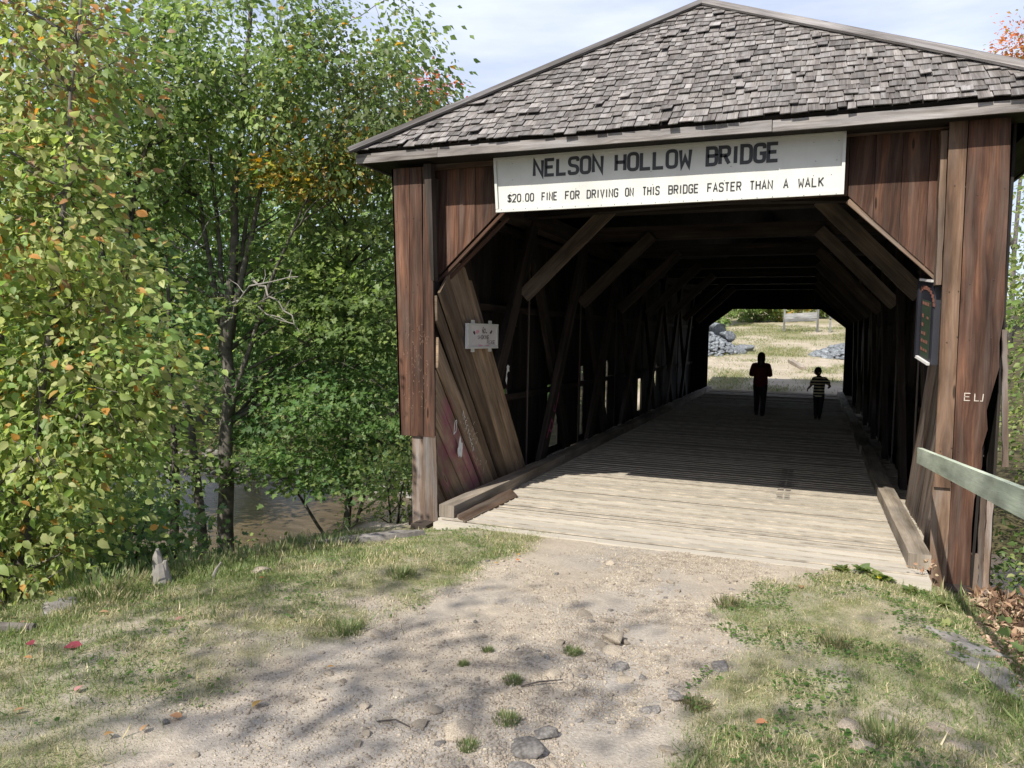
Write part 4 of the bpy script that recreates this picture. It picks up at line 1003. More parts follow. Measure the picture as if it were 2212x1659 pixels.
# ------------------------------------------------------------------ plants
def pal(*c): return np.array(c)
GREEN = pal((.13, .19, .065), (.17, .24, .075), (.21, .27, .09)); DGREEN = pal((.09, .16, .06), (.12, .20, .065), (.155, .23, .08))
YG = pal((.23, .29, .085), (.29, .34, .11), (.18, .26, .08), (.35, .37, .15)); ORG = pal((.44, .22, .06), (.5, .28, .08), (.38, .25, .07))
RED = pal((.30, .05, .03), (.36, .08, .04), (.25, .03, .03)); ORRED = pal((.42, .13, .05), (.5, .2, .07), (.34, .14, .06), (.25, .22, .06)); DUSTY = pal((.27, .20, .10), (.32, .19, .12), (.36, .24, .10), (.24, .22, .10), (.48, .24, .08))
def pick(p, n): return p[RS.randint(0, len(p), n)]
def tree(name, label, cat, base, stems, blobs, size, per, shape='kite', clr=.35, flat=.5, droop=.2, seed=0, group=None, bark='bark', dead=(), limbs=.16, r0=.1, tw=.006, spread=.6, twigs=True):
    """stems: list of point lists (relative to base). blobs: (centre rel, radii, clusters, palette, accent palette, accent share)"""
    global RS
    keep = RS; RS = np.random.RandomState(seed); rr_ = random.Random(seed)
    root = empty(name, base, label, cat, group); B = np.array(base, float)
    m = MB(); st_pts = []
    for st in stems:
        pts = [Vector(B)+Vector(p) for p in st['p']]; fine = []
        for i in range(len(pts)-1):
            for k in range(5): q = pts[i].lerp(pts[i+1], k/5); fine.append(q+Vector((rr_.uniform(-1, 1), rr_.uniform(-1, 1), 0))*.25*st['r'])
        fine.append(pts[-1]); rad = [st['r']*(1-.85*(i/(len(fine)-1))**.8) for i in range(len(fine))]; rad[0] *= 1.25
        m.tube(fine, rad, 8); st_pts += [(q, r) for q, r in zip(fine, rad)]
    SP = np.array([tuple(q) for q, r in st_pts]); SR = np.array([r for q, r in st_pts])
    C = []; CC = []; AC = []
    for (c, rad, n, p1, p2, sh) in blobs:
        d = norm(RS.randn(n, 3)); q = d*(RS.rand(n, 1)**.42)*np.array(rad)+np.array(c)+B
        C.append(q); base_c = pick(p1, n)*RS.uniform(.75, 1.25, (n, 1)); CC.append(base_c)
        if p2 is not None: AC.append((p2, sh, n))
        else: AC.append((p1, 0, n))
    Cc = np.concatenate(C)
    # limbs
    nl = max(3, int(len(Cc)*limbs)); sel = RS.choice(len(Cc), nl, replace=False); LP = [SP[len(SP)//4:]]
    for i in sel:
        t = Cc[i]; hd = np.hypot(SP[:, 0]-t[0], SP[:, 1]-t[1]); cost = np.abs((t[2]-SP[:, 2])-hd*.55)+hd*.5; j = int(np.argmin(cost+RS.rand(len(cost))*.2))
        a_ = SP[j]; L = np.linalg.norm(t-a_); r = min(SR[j]*.55, .011*L+.006)
        mid = (a_+t)/2+np.array([RS.randn()*.06*L, RS.randn()*.06*L, .08*L]); pts = [a_*(1-u)**2+mid*2*u*(1-u)+t*u*u+RS.randn(3)*.012*L*(0 < u < 1) for u in np.linspace(0, 1, 7)]
        m.tube(pts, [r*(1-.8*u)+.002 for u in np.linspace(0, 1, 7)], 5); LP.append(np.array(pts)[2:])
    LP = np.concatenate(LP)
    if twigs:
        for t in Cc:
            d = np.linalg.norm(LP-t, axis=1); j = int(np.argmin(d)); 
            if d[j] > .05: m.tube([LP[j], (LP[j]+t)/2+RS.randn(3)*.04*d[j], t], [tw, tw*.8, tw*.5], 4)
    m.build('trunk', MAT[bark], root, smooth=True)
    for path in dead:
        m = MB(); pts = [Vector(B)+Vector(p) for p in path]; fine = []
        for i in range(len(pts)-1):
            for k in range(4): fine.append(pts[i].lerp(pts[i+1], k/4)+Vector(RS.randn(3))*.025)
        fine.append(pts[-1]); L = len(fine)-1
        m.tube(fine, [.016*(1-.8*i/L)+.003 for i in range(L+1)], 6)
        for i in range(3, L, 2):
            e = fine[i]+Vector((RS.randn()*.3, RS.randn()*.2, .1+.2*RS.rand())); m.tube([fine[i], (fine[i]+e)/2+Vector(RS.randn(3))*.02, e], [.009, .006, .002], 4)
        m.build('dead_branch', MAT['barkpale'], root)
    P = []; A = []; Nn = []; Sz = []; Co = []
    ci = 0
    for q, cc, (p2, sh, n) in zip(C, CC, AC):
        k = RS.poisson(per, n)+3; rep = np.repeat(np.arange(n), k); N = len(rep)
        off = RS.randn(N, 3)*clr*.5; off[:, 2] *= flat
        p = q[rep]+off; cen = q.mean(0)
        ax = norm(off+.35*norm(p-cen)+RS.randn(N, 3)*.5*spread); ax[:, 2] -= droop; nr = RS.randn(N, 3)*.55+np.array([-.1, -.5, .9])*(1-.5*min(droop, 1))
        col = cc[rep]*RS.uniform(.8, 1.22, (N, 1))
        ac = RS.rand(N) < sh; 
        if ac.any(): col[ac] = pick(p2, ac.sum())*RS.uniform(.75, 1.2, (ac.sum(), 1))
        P.append(p); A.append(ax); Nn.append(nr); Sz.append(size*RS.uniform(.45, 1.35, N)); Co.append(col)
    leaves('crown', np.concatenate(P), np.concatenate(A), np.concatenate(Nn), np.concatenate(Sz), np.concatenate(Co), shape, MAT['leaf'], root)
    RS = keep; return root

# foreground small tree on the left bank
zb = gh1(-4.6, -2.6)
tree('leafy_sapling', 'broad leaved young tree with yellowing leaves filling the left foreground', 'tree', (-4.3, -3.2, gh1(-4.3, -3.2)-.1),
     [dict(p=[(0, 0, 0), (.15, .1, 1.4), (.35, .2, 3.0), (.5, .3, 4.8)], r=.055), dict(p=[(-.1, 0, 0), (-.5, .3, 1.4), (-.9, .6, 3.2), (-1.2, .8, 5)], r=.05), dict(p=[(.1, -.1, 0), (.25, -.3, 1.2), (.15, -.6, 2.6), (.1, -.9, 3.8)], r=.035)],
     [((-.35, .35, 4.6), (1.1, .9, 1.3), 150, YG, DUSTY, .26), ((-.2, .1, 3.1), (1.25, .9, 1.1), 210, YG, DUSTY, .13), ((.25, .2, 2.0), (1.15, .8, .9), 170, YG, ORG, .05), ((-.1, -.2, 1.0), (1.2, .8, .9), 150, YG, ORG, .05), ((-.4, -.5, .2), (1.0, .6, .5), 60, GREEN, ORG, .05)],
     .074, 34, 'oval', .30, .8, .45, seed=1, bark='bark', limbs=.16, tw=.004)
# big multi-stemmed tree
bx_, by_ = -7.6, 2.6; zb = gh1(bx_, by_)-.1
tree('multi_stem_tree', 'tall tree with many slender grey stems and drooping leaves left of the bridge', 'tree', (bx_, by_, zb),
     [dict(p=[(0, 0, 0), (.1, 0, 3.0), (.15, 0, 5), (.3, .1, 7.5), (.5, .2, 11)], r=.16), dict(p=[(.05, 0, 4.6), (-.1, .1, 6.2), (-.6, .2, 10)], r=.075), dict(p=[(.1, 0, 4.6), (.6, 0, 6.4), (1.5, 0, 9.5)], r=.075),
      dict(p=[(.1, .1, 4.8), (.3, .2, 6.4), (.9, .4, 10)], r=.065), dict(p=[(.0, 0, 5), (-.3, -.1, 7), (-1.6, -.2, 9.5)], r=.06), dict(p=[(.1, 0, 3.4), (1.1, -.2, 5.6), (2.4, -.4, 7.6)], r=.055), dict(p=[(-.3, 0, 0), (-.6, 0, 3.4), (-1.7, .1, 6.5)], r=.12)],
     [((.6, .2, 8.6), (3.3, 2.2, 1.9), 300, GREEN, YG, .12), ((2.6, .0, 8.1), (1.5, 1.4, 1.3), 90, pal((.09, .13, .04), (.11, .14, .05)), ORG, .06), ((-1.8, .2, 7.2), (2.0, 1.8, 2.0), 150, GREEN, YG, .15), ((.2, 1.4, 5.2), (2.6, 1.0, 1.8), 110, DGREEN, YG, .05)],
     .10, 54, 'kite', .40, .7, .8, seed=2, dead=[[(-1.1, -.6, 6.2), (-.5, -.9, 6.9), (.3, -1.0, 7.4), (.9, -1.0, 7.3)], [(.5, -.5, 5.0), (1.3, -.8, 5.6), (2.2, -.9, 5.7)]], limbs=.2, tw=.005)
# layered maple left of the portal
bx_, by_ = -5.9, 3.6; zb = gh1(bx_, by_)-.1
tree('layered_maple', 'dark green maple with flat layered branches next to the left wall of the bridge', 'tree', (bx_, by_, zb),
     [dict(p=[(0, 0, 0), (.05, 0, 2.4), (-.1, .1, 5), (0, .2, 8)], r=.09), dict(p=[(0, 0, 1.4), (.8, -.2, 3.4), (1.5, -.3, 4.6)], r=.035), dict(p=[(0, 0, 1.2), (-1.2, -.3, 3.0), (-2.2, -.4, 4.0)], r=.035)],
     [((.1, .1, 6.7), (1.9, 1.5, .9), 110, GREEN, YG, .12), ((.2, -.1, 5.5), (2.2, 1.7, .8), 130, GREEN, YG, .08), ((-.1, -.1, 4.2), (2.4, 1.7, .8), 130, DGREEN, YG, .05), ((-.2, -.2, 3.1), (2.3, 1.5, .6), 100, DGREEN, GREEN, .3), ((.35, -1.15, 7.5), (1.25, .4, .42), 46, pal((.48, .27, .07), (.5, .33, .09), (.42, .30, .08), (.30, .28, .08)), YG, .35)],
     .095, 40, 'maple', .5, .22, .12, seed=3, dead=[[(-1.3, -1.5, 5.45), (-.7, -1.6, 5.6), (0, -1.5, 5.3)], [(-2.3, -1.5, 6.6), (-1.9, -1.5, 6.3), (-1.4, -1.6, 6.75), (-.9, -1.6, 7.0)], [(-.6, -1.5, 5.95), (-.1, -1.6, 5.6), (.3, -1.6, 5.15)], [(-2.6, -1.2, 5.5), (-2.2, -1.3, 4.7), (-1.9, -1.3, 4.2)]], limbs=.22, tw=.004)
bx_, by_ = -8.6, 1.2; zb = gh1(bx_, by_)-.1
tree('forked_tree', 'dark trunked tree with a forked top behind the yellowing young tree', 'tree', (bx_, by_, zb),
     [dict(p=[(0, 0, 0), (.0, 0, 2.6), (.1, 0, 5.2), (-.3, 0, 9)], r=.17), dict(p=[(.0, 0, 4.2), (.5, 0, 6), (1.2, .1, 8.5)], r=.09), dict(p=[(1.1, .2, -.1), (1.15, .3, 2.6), (1.0, .3, 6)], r=.11)],
     [((0, 0, 8.2), (2.2, 1.8, 1.8), 170, GREEN, YG, .3), ((-.3, .2, 5.2), (2.2, 1.6, 1.5), 130, DGREEN, YG, .1), ((.4, -.2, 2.9), (1.5, 1.0, 1.1), 80, GREEN, YG, .2)],
     .105, 42, 'kite', .46, .6, .5, seed=4, bark='barkdark', limbs=.2)
# low growth on the bank
tree('red_leaved_tree', 'small tree with crimson leaves peeping out beside the left roof corner', 'tree', (-11.2, 16, gh1(-11.2, 16)-.1), [dict(p=[(0, 0, 0), (.1, 0, 6), (.2, 0, 11.5)], r=.12)],
     [((.15, 0, 12.0), (.8, .8, .8), 24, RED, ORRED, .35), ((-.2, 0, 9.5), (1.6, 1.2, 1.6), 90, GREEN, YG, .3)], .13, 22, 'maple', .55, .6, .3, seed=44)
def bush(x, y, rx, ry, h, label, p, seed, size=.07, n=60, p2=None, sh=0, name='bank_shrub', shape='kite', per=22, group=None, cz=.5, bark='barkdark'):
    z = gh1(x, y)
    return tree(name, label, 'shrub', (x, y, z-.05), [dict(p=[(0, 0, 0), (rx*.2, 0, h*.5), (rx*.35, .1, h*.9)], r=.02), dict(p=[(0, 0, 0), (-rx*.25, .1, h*.5), (-rx*.5, .1, h*.85)], r=.018)],
                [((0, 0, h*cz), (rx, ry, h*.5), n, p, p2, sh)], size, per, shape, .32, .6, .25, seed=seed, bark=bark, group=group, limbs=.2, tw=.003)
bush(-3.45, 1.0, .55, .8, 1.5, 'bright yellow green shrub beside the foot of the left corner post', YG, 21, .065, 55, GREEN, .4)
bush(-4.6, -.4, .7, .7, .5, 'low mixed green shrub below the flat grey rock on the left bank', GREEN, 22, .06, 45, YG, .3)
bush(-4.6, -1.9, .75, .7, 1.25, 'dense dark green shrub right of the pale stump', DGREEN, 23, .075, 75, GREEN, .4, shape='maple')
bush(-5.9, -1.2, 1.0, .8, 1.6, 'dense green shrub beneath the dark forked trunk', GREEN, 24, .075, 90, DGREEN, .5, shape='maple')
bush(-7.2, 3.6, .9, .6, 1.1, 'leafy waterside shrub just right of the grey stems', GREEN, 191, .075, 60, YG, .3)
bush(-6.6, 1.2, .8, .7, 1.0, 'low dark shrub at the river edge under the maple', DGREEN, 25, .07, 45)
bush(-3.75, -4.4, .4, .5, .55, 'small yellowing shrub at the left edge of the grass', YG, 26, .06, 26, ORRED, .15, shape='oval')
bush(-5.2, 5.2, .8, .8, 1.6, 'pale green shrub growing by the water next to the bridge wall', GREEN, 27, .07, 60, YG, .4)
bush(-8.2, -2.2, 1.4, 1.2, 2.6, 'tall dark undergrowth behind the yellowing young tree', DGREEN, 28, .09, 110, GREEN, .4)
bush(-10.5, 1.5, 1.6, 1.3, 3.0, 'tall green undergrowth on the far left of the river bank', GREEN, 29, .09, 110, YG, .2)
# trees across the river, left
BK = [(-9, 15.5, 8, 2.6, DGREEN, YG, .08, 'dark maple on the far river bank nearest the bridge'), (-13.5, 15, 9, 3.0, GREEN, YG, .2, 'mid green tree across the river behind the layered maple'), (-18, 15.5, 10, 3.2, DGREEN, YG, .12, 'dark green tree across the river behind the grey stems'),
      (-23, 14, 11, 3.4, GREEN, ORG, .08, 'green and orange tree across the river at the left'), (-29, 12.5, 11, 3.6, DGREEN, YG, .1, 'dark tree across the river at the far left'), (-11, 21, 12, 3.2, GREEN, ORRED, .12, 'tall tree with some red leaves peeping out left of the roof'),
      (-17, 23, 14, 3.8, GREEN, YG, .2, 'tall pale green tree on the rise beyond the river'), (-25, 22, 14, 4.2, DGREEN, ORG, .08, 'tall dark tree on the rise beyond the river'), (-34, 18, 13, 4.2, GREEN, YG, .2, 'broad green tree on the rise at the far left'),
      (-15, 6.5, 9, 2.6, GREEN, YG, .2, 'green tree leaning over the river at the left'), (-19.5, 3.5, 10, 3.0, DGREEN, YG, .1, 'dark tree on the near river bank at the far left')]
for i, (x, y, h, r, p, p2, sh, lb) in enumerate(BK):
    z = gh1(x, y)
    tree('broadleaf_tree', lb, 'tree', (x, y, z-.1), [dict(p=[(0, 0, 0), (.1, 0, h*.4), (-.1, .1, h*.7), (.1, 0, h*.95)], r=.15), dict(p=[(0, 0, h*.3), (.5*r, 0, h*.6), (.7*r, 0, h*.8)], r=.06)],
         [((0, 0, h*.72), (r, r*.9, h*.28), 130, p, p2, sh), ((.1, 0, h*.38), (r*1.1, r*.9, h*.24), 110, p, p2, sh*.6)], .20, 44, 'kite', .85, .6, .4, seed=50+i, limbs=.12, twigs=False)
for i, (x, y, h, lb) in enumerate([(-7.3, 13.6, 2.2, 'sunlit yellow green bush at the far water edge beside the bridge'), (-10, 13.8, 2.4, 'sunlit yellow green bush at the far water edge'), (-12.8, 13.6, 2.0, 'pale yellow bush at the far water edge, left of the other two'), (-16.2, 13.4, 2.4, 'low green bush at the far water edge behind the grey stems')]):
    bush(x, y, 1.5, 1.0, h, lb, YG, 70+i, .11, 70, GREEN, .3, per=20, cz=.45)
# right side
RT = [(5.2, 5.2, 5.5, 1.6, YG, GREEN, .4, 'yellow green tree just outside the right wall of the bridge'), (6.6, 11, 8, 2.4, YG, GREEN, .3, 'taller yellow green tree behind the right wall of the bridge'), (4.9, 1.2, 2.9, 1.1, GREEN, YG, .4, 'young green tree beside the right corner post'),
      (8.8, 4, 6, 2.0, GREEN, YG, .3, 'green tree out to the right of the bridge')]
for i, (x, y, h, r, p, p2, sh, lb) in enumerate(RT):
    z = gh1(x, y); h2 = h-z
    tree('broadleaf_tree', lb, 'tree', (x, y, z-.1), [dict(p=[(0, 0, 0), (.1, 0, h2*.4), (-.1, .1, h2*.7), (.1, 0, h2*.95)], r=.06)],
         [((0, 0, h2*.7), (r, r*.9, h2*.28), 130, p, p2, sh), ((.1, 0, h2*.35), (r*1.0, r*.9, h2*.22), 100, p, p2, sh)], .095, 44, 'kite', .5, .6, .4, seed=90+i, limbs=.16)
tree('red_maple', 'red and orange maple showing above the right end of the roof', 'tree', (10.4, 38, gh1(10.4, 38)), [dict(p=[(0, 0, 0), (.1, 0, 8), (.3, .2, 15.4)], r=.16), dict(p=[(0, 0, 5), (-1.4, 0, 9), (-1.9, 0, 13.2)], r=.08)],
     [((.3, 0, 13.4), (2.0, 2, 3.2), 170, ORRED, YG, .1), ((-1.7, 0, 12.6), (1.3, 1.3, 1.3), 60, ORRED, YG, .1)], .2, 30, 'kite', .8, .7, .5, seed=120, limbs=.2)
# distant spruce whose tip clears the roof
def spruce(x, y, h, lb, seed):
    z = gh1(x, y); root = empty('spruce_tree', (x, y, z), lb, 'tree'); m = MB(); m.tube([(x, y, z), (x, y, z+h*.6), (x, y, z+h)], [.2, .1, .015], 6); r_ = random.Random(seed)
    P = []; A = []
    for i in range(46):
        k = i/46; zz = z+h*(.2+.79*k); L = (1-k)*h*.17+.08
        for j in range(8):
            t = r_.uniform(0, 6.28); e = Vector((x+math.cos(t)*L, y+math.sin(t)*L, zz-.18*L)); m.tube([(x, y, zz), e], [.02*(1-k)+.004, .003], 4)
            for q in range(16): u = (q+1)/16; P.append((x+math.cos(t)*L*u+r_.uniform(-.05, .05), y+math.sin(t)*L*u+r_.uniform(-.05, .05), zz-.18*L*u+r_.uniform(-.03, .03))); A.append((math.cos(t)+r_.uniform(-.8, .8), math.sin(t)+r_.uniform(-.8, .8), r_.uniform(-.2, .3)))
    m.build('trunk', MAT['barkdark'], root); P = np.array(P); n = len(P)
    leaves('crown', P, np.array(A), RS.randn(n, 3)*.3+np.array([0, 0, 1]), RS.uniform(.12, .28, n), pick(pal((.012, .035, .014), (.02, .045, .018)), n), 'kite', MAT['leaf'], root)
spruce(7.95, 52, 18.4, 'dark spruce whose tip just clears the right slope of the roof', 3)
# beyond the far portal
for i, (x, y, rx, h, p, p2, lb) in enumerate([(-5.2, 46, 2.2, 5.5, YG, GREEN, 'bright green bush left of the grey board seen through the bridge'), (-2.6, 49, 1.8, 4.2, GREEN, YG, 'green bush behind the stone pile seen through the bridge'), (-.6, 50, 1.5, 3.6, YG, ORG, 'yellowing bush just left of the grey board'), (1.6, 53, 1.8, 4.2, YG, GREEN, 'green bush behind the grey board'), (4.4, 52, 1.8, 4.6, GREEN, YG, 'green bush right of the grey board beyond the bridge'),
                                              (-5.4, 37, 1.8, 3.8, YG, GREEN, 'leafy bush at the left behind the boulder pile'), (-8.6, 42, 2.6, 6.5, GREEN, YG, 'tall bush at the left beyond the bridge'), (7.5, 49, 2.4, 6.5, GREEN, ORG, 'tall bush at the right beyond the bridge')]):
    bush(x, y, rx, 1.3, h, lb, p, 130+i, .19, 150, p2, .3, per=40, cz=.42)
for i, (x, y, h, r, p, lb) in enumerate([(-4, 62, 10, 4, GREEN, 'tall green tree at the end of the far clearing, left'), (2, 66, 10, 4.4, YG, 'tall yellow green tree at the end of the far clearing, middle'), (9, 62, 10, 4, GREEN, 'tall green tree at the end of the far clearing, right'), (-12, 56, 12, 4.4, DGREEN, 'tall dark tree at the far left of the clearing')]):
    z = gh1(x, y)
    tree('broadleaf_tree', lb, 'tree', (x, y, z-.1), [dict(p=[(0, 0, 0), (.1, 0, h*.5), (.1, 0, h*.95)], r=.2)], [((0, 0, h*.62), (r, r*.8, h*.36), 160, p, YG, .2), ((0, -1, h*.2), (r, r*.8, h*.2), 90, p, YG, .2)], .3, 26, 'kite', 1.2, .6, .4, seed=150+i, limbs=.1, twigs=False)
# trees behind the camera whose crowns dapple the approach
for i, (x, y, z0, r, lb) in enumerate([(-2.9, -11.5, 8.0, 2.1, 'tall thin crowned tree behind the viewer on the left of the approach'), (.6, -12.2, 8.6, 2.0, 'tall thin crowned tree behind the viewer on the right of the approach')]):
    z = gh1(x, y)
    tree('shade_tree', lb, 'tree', (x, y, z-.1), [dict(p=[(0, 0, 0), (.5, .1, 3), (-.2, 0, 5.5), (.1, 0, z0+.8)], r=.055)], [((0, 0, z0), (r, 1.7, 1.25), 64, GREEN, YG, .1)], .11, 16, 'kite', .55, .6, .4, seed=170+i, limbs=.2)

# ------------------------------------------------------------------ grass and ground cover
n = 850000
x = RS.uniform(-3.9, 2.9, n); y = RS.uniform(-5.4, -.2, n); gmk = grassmask(x, y)
near_edge = (x > -3.0-.05*np.clip(-y, 0, 8)-.5)
keep = (RS.rand(n) < gmk**1.3*.9+.002) & near_edge; x, y = x[keep], y[keep]; n = len(x)
P = np.stack([x, y, gh(x, y)-.003], -1); tall = fbm(x*1.3, y*1.3, 90, 3); edge = np.exp(-((x+3.05)/.3)**2)+np.exp(-((x-2.45)/.25)**2)
size = (.009+.022*RS.rand(n)**1.8)*(.4+1.2*tall)*(1+1.2*np.clip(edge, 0, 1))*np.where(RS.rand(n) < .03, 1.9, 1)
ang = RS.uniform(0, 6.28, n); tilt = RS.uniform(.2, 2.6, n)
ax = np.stack([np.cos(ang)*tilt, np.sin(ang)*tilt, np.ones(n)], -1)
nr = np.stack([-np.cos(ang), -np.sin(ang), np.full(n, .3)], -1)+RS.randn(n, 3)*.4
gt = sst((fbm(x*1.7, y*1.7, 95, 4)-.40)/.22); straw = pick(pal((.46, .40, .24), (.37, .32, .18), (.52, .46, .30)), n); grn = pick(pal((.15, .20, .065), (.19, .23, .08), (.12, .17, .055)), n)
f = (RS.rand(n) < (.48+.42*gt))[:, None]; col = np.where(f, grn, straw)*RS.uniform(.7, 1.25, (n, 1))
tag(leaves('grass', P, ax, nr, size*1.25, col, 'thinblade', MAT['grass']), 'short patchy green and straw grass on both sides of the path', 'grass', kind='stuff')
# clover and small weeds
n = 15000; x = np.concatenate([RS.uniform(.75, 2.6, int(n*.7)), RS.uniform(-3.1, -1.0, n-int(n*.7))]); y = RS.uniform(-4.9, -.3, n)
keep = (fbm(x*3, y*3, 55, 3) > np.where(x > 0, .50, .60)) & (grassmask(x, y) > .12); x, y = x[keep], y[keep]; n = len(x)
P = np.stack([x, y, gh(x, y)+RS.uniform(.002, .025, n)], -1); ang = RS.uniform(0, 6.28, n)
tag(leaves('clover', P, np.stack([np.cos(ang), np.sin(ang), RS.uniform(-.1, .5, n)], -1), RS.randn(n, 3)*.3+np.array([0, 0, 1]), RS.uniform(.012, .032, n), pick(pal((.07, .14, .03), (.10, .18, .05), (.14, .20, .06)), n)*RS.uniform(.8, 1.2, (n, 1)), 'oval', MAT['leaf']),
    'low clover and small green weeds among the grass', 'clover', kind='stuff')
def tuft(x, y, r, n, hgt, label, colr, name='grass_tuft', cat='grass tuft', group=None, shape='blade', wide=1):
    z = gh1(x, y); a_ = RS.uniform(0, 6.28, n); q = RS.rand(n)**.6*r; P = np.stack([x+np.cos(a_)*q, y+np.sin(a_)*q, np.full(n, z)-.003], -1)
    ax = np.stack([np.cos(a_)*RS.uniform(.2, 1.2, n), np.sin(a_)*RS.uniform(.2, 1.2, n), np.ones(n)], -1); nr = np.stack([-np.cos(a_), -np.sin(a_), np.full(n, .5)], -1)
    o = leaves(name, P, ax, nr, hgt*RS.uniform(.5, 1.2, n), pick(colr, n)*RS.uniform(.8, 1.2, (n, 1)), shape, MAT['grass'], base=(x, y, z)); return tag(o, label, cat, group)
TG = pal((.09, .14, .04), (.13, .17, .06), (.2, .2, .10)); TS = pal((.14, .14, .06), (.25, .22, .12), (.10, .11, .05))
for x, y, r, lb in ((.08, -3.02, .055, 'small bright green tuft in the middle of the path below the big stones'), (.06, -3.97, .06, 'green tuft with a reddish leaf beside the gully near the bottom'), (.82, -3.42, .07, 'dry spiky tuft on the right edge of the path'), (1.46, -2.26, .10, 'pale dry tuft in the middle of the right grass'),
                    (.0, -4.25, .045, 'tiny green tuft at the bottom of the path'), (-.35, -3.23, .03, 'tiny tuft left of the gully, highest of three'), (-.07, -3.56, .05, 'flat thin tuft left of the gully, middle of three'), (-.39, -3.47, .03, 'tiny tuft at the left of the bare path'), (1.64, -3.42, .12, 'bright green leafy tuft among the sunken pale stones'),
                    (.8, -1.7, .1, 'brown green tuft where the right grass meets the path'), (-1.25, -3.3, .12, 'dark green tuft on the left path edge'), (-1.5, -2.2, .12, 'green tuft high on the left grass edge')):
    tuft(x, y, r, 260, r*.38+.016, lb, TS if ('dry' in lb or 'brown' in lb) else TG)
# stalks of taller grass along the left bank edge
for i, (x, y, lb) in enumerate(((-3.05, -2.0, 'tall grass clump on the bank edge left of the flat rock'), (-3.2, -2.6, 'tall grass clump on the bank edge right of the stump'), (-3.2, -3.35, 'tall grass clump on the bank edge left of the stump'), (-2.75, -1.5, 'tall grass clump near the flat rock'), (2.5, -.9, 'straw grass clump in front of the right corner post'))):
    tuft(x, y, .38, 300, .10, lb, TG if i < 4 else TS, 'tall_grass', 'grass clump')
# dandelion and weeds by the deck edge
def rosette(x, y, n, L, label, name='weed', col=YG*.45, cat='weed', flower=False, tilt=.5, shape='oval'):
    z = gh1(x, y) if y < -.33 else .012; root = empty(name, (x, y, z), label, cat); a_ = RS.uniform(0, 6.28, n)
    P = np.stack([np.full(n, x), np.full(n, y), np.full(n, z)+RS.uniform(0, .02, n)], -1)+RS.randn(n, 3)*np.array([.02, .02, 0])*L*6
    leaves('leaf_rosette', P, np.stack([np.cos(a_), np.sin(a_), RS.uniform(.1, 1, n)*tilt*2], -1), RS.randn(n, 3)*.2+np.array([0, 0, 1]), L*RS.uniform(.6, 1.1, n), pick(col, n), shape, MAT['leaf'], root)
    if flower:
        m = MB(); m.tube([(x-.02, y-.04, z+.03), (x-.02, y-.04, z+.045)], [.016, .02], 10); m.build('flower', plain('yellow petals', (.75, .6, .02), .6), root)
    return root
rosette(1.86, -.36, 34, .12, 'dandelion with one yellow flower at the front edge of the deck', 'dandelion', YG*.75, flower=True)
rosette(1.56, -.34, 26, .08, 'leafy weed at the deck edge left of the dandelion', col=YG*.6); rosette(1.72, -.33, 30, .085, 'leafy weed between the dandelion and its neighbour', col=GREEN*.9)
rosette(2.05, -.55, 60, .07, 'bright green weeds below the end of the right kerb', col=YG*.6); rosette(2.25, -.75, 60, .06, 'bright green weeds before the right corner boards', col=YG*.6)
rosette(-2.35, -.75, 30, .07, 'small green weed on the flat grey rock edge', col=GREEN*.9)
m = MB()
root = empty('dried_leaves', (2.16, -.2, .02), 'curled pale dry leaves caught at the end of the right kerb', 'dry leaves')
n = 22; P = np.stack([RS.uniform(2.06, 2.26, n), RS.uniform(-.32, -.12, n), RS.uniform(.02, .14, n)], -1)
leaves('curled_leaf', P, RS.randn(n, 3), RS.randn(n, 3), RS.uniform(.02, .055, n), pick(pal((.36, .25, .16), (.3, .17, .10), (.4, .32, .2)), n), 'oval', MAT['dryleaf'], root)
# brown dead ferns and litter at the right edge
n = 16000; x = RS.uniform(2.42, 4.2, n); y = RS.uniform(-2.4, .2, n); keep = (x-2.42) > RS.rand(n)*.35; x, y = x[keep], y[keep]; n = len(x)
hump = .22*np.exp(-((x-3.0)/.45)**2-((y+.75)/.6)**2)
P = np.stack([x, y, gh(x, y)+RS.rand(n)*(hump+.04)+.4*hump], -1)
DF = pal((.22, .13, .08), (.33, .21, .13), (.14, .08, .05), (.42, .31, .21))
tag(leaves('dead_ferns', P, RS.randn(n, 3)+np.array([0, 0, .3]), RS.randn(n, 3)+np.array([0, 0, .6]), np.where(RS.rand(n) < .75, RS.uniform(.02, .05, n), RS.uniform(.06, .12, n)), pick(DF, n)*RS.uniform(.6, 1.2, (n, 1)), 'dry', MAT['dryleaf']),
    'heap of brown dead ferns and leaves right of the bridge corner', 'dead ferns', kind='stuff')
n = 1500; x = 2.35+RS.rand(n)**1.5*.5; y = RS.uniform(-3.2, -1.1, n); P = np.stack([x, y, gh(x, y)+RS.uniform(0, .03, n)], -1)
tag(leaves('leaf_litter', P, RS.randn(n, 3)*np.array([1, 1, .3]), RS.randn(n, 3)*.5+np.array([0, 0, 1]), RS.uniform(.02, .045, n), pick(pal((.38, .25, .17), (.46, .33, .23), (.30, .19, .13)), n), 'kite', MAT['dryleaf']),
    'strip of orange brown leaf litter along the right grass edge', 'leaf litter', kind='stuff')
bush(3.0, -2.0, .35, .5, .45, 'low maple seedlings right of the grey slabs', YG*.9, 181, .07, 30, GREEN, .3, shape='maple', per=14)
bush(3.5, -.3, .6, .5, 1.0, 'leafy green bramble just beyond the dead ferns', GREEN, 188, .06, 70, YG, .4, shape='oval', per=20)
bush(4.4, .6, .9, .7, 1.7, 'thick green undergrowth filling the slope right of the bridge', GREEN, 189, .07, 100, YG, .3, shape='oval', per=22)
bush(3.55, 1.5, .6, .8, 1.5, 'dark green shrub pressed against the right wall of the bridge', GREEN, 192, .07, 80, DGREEN, .3, per=22)
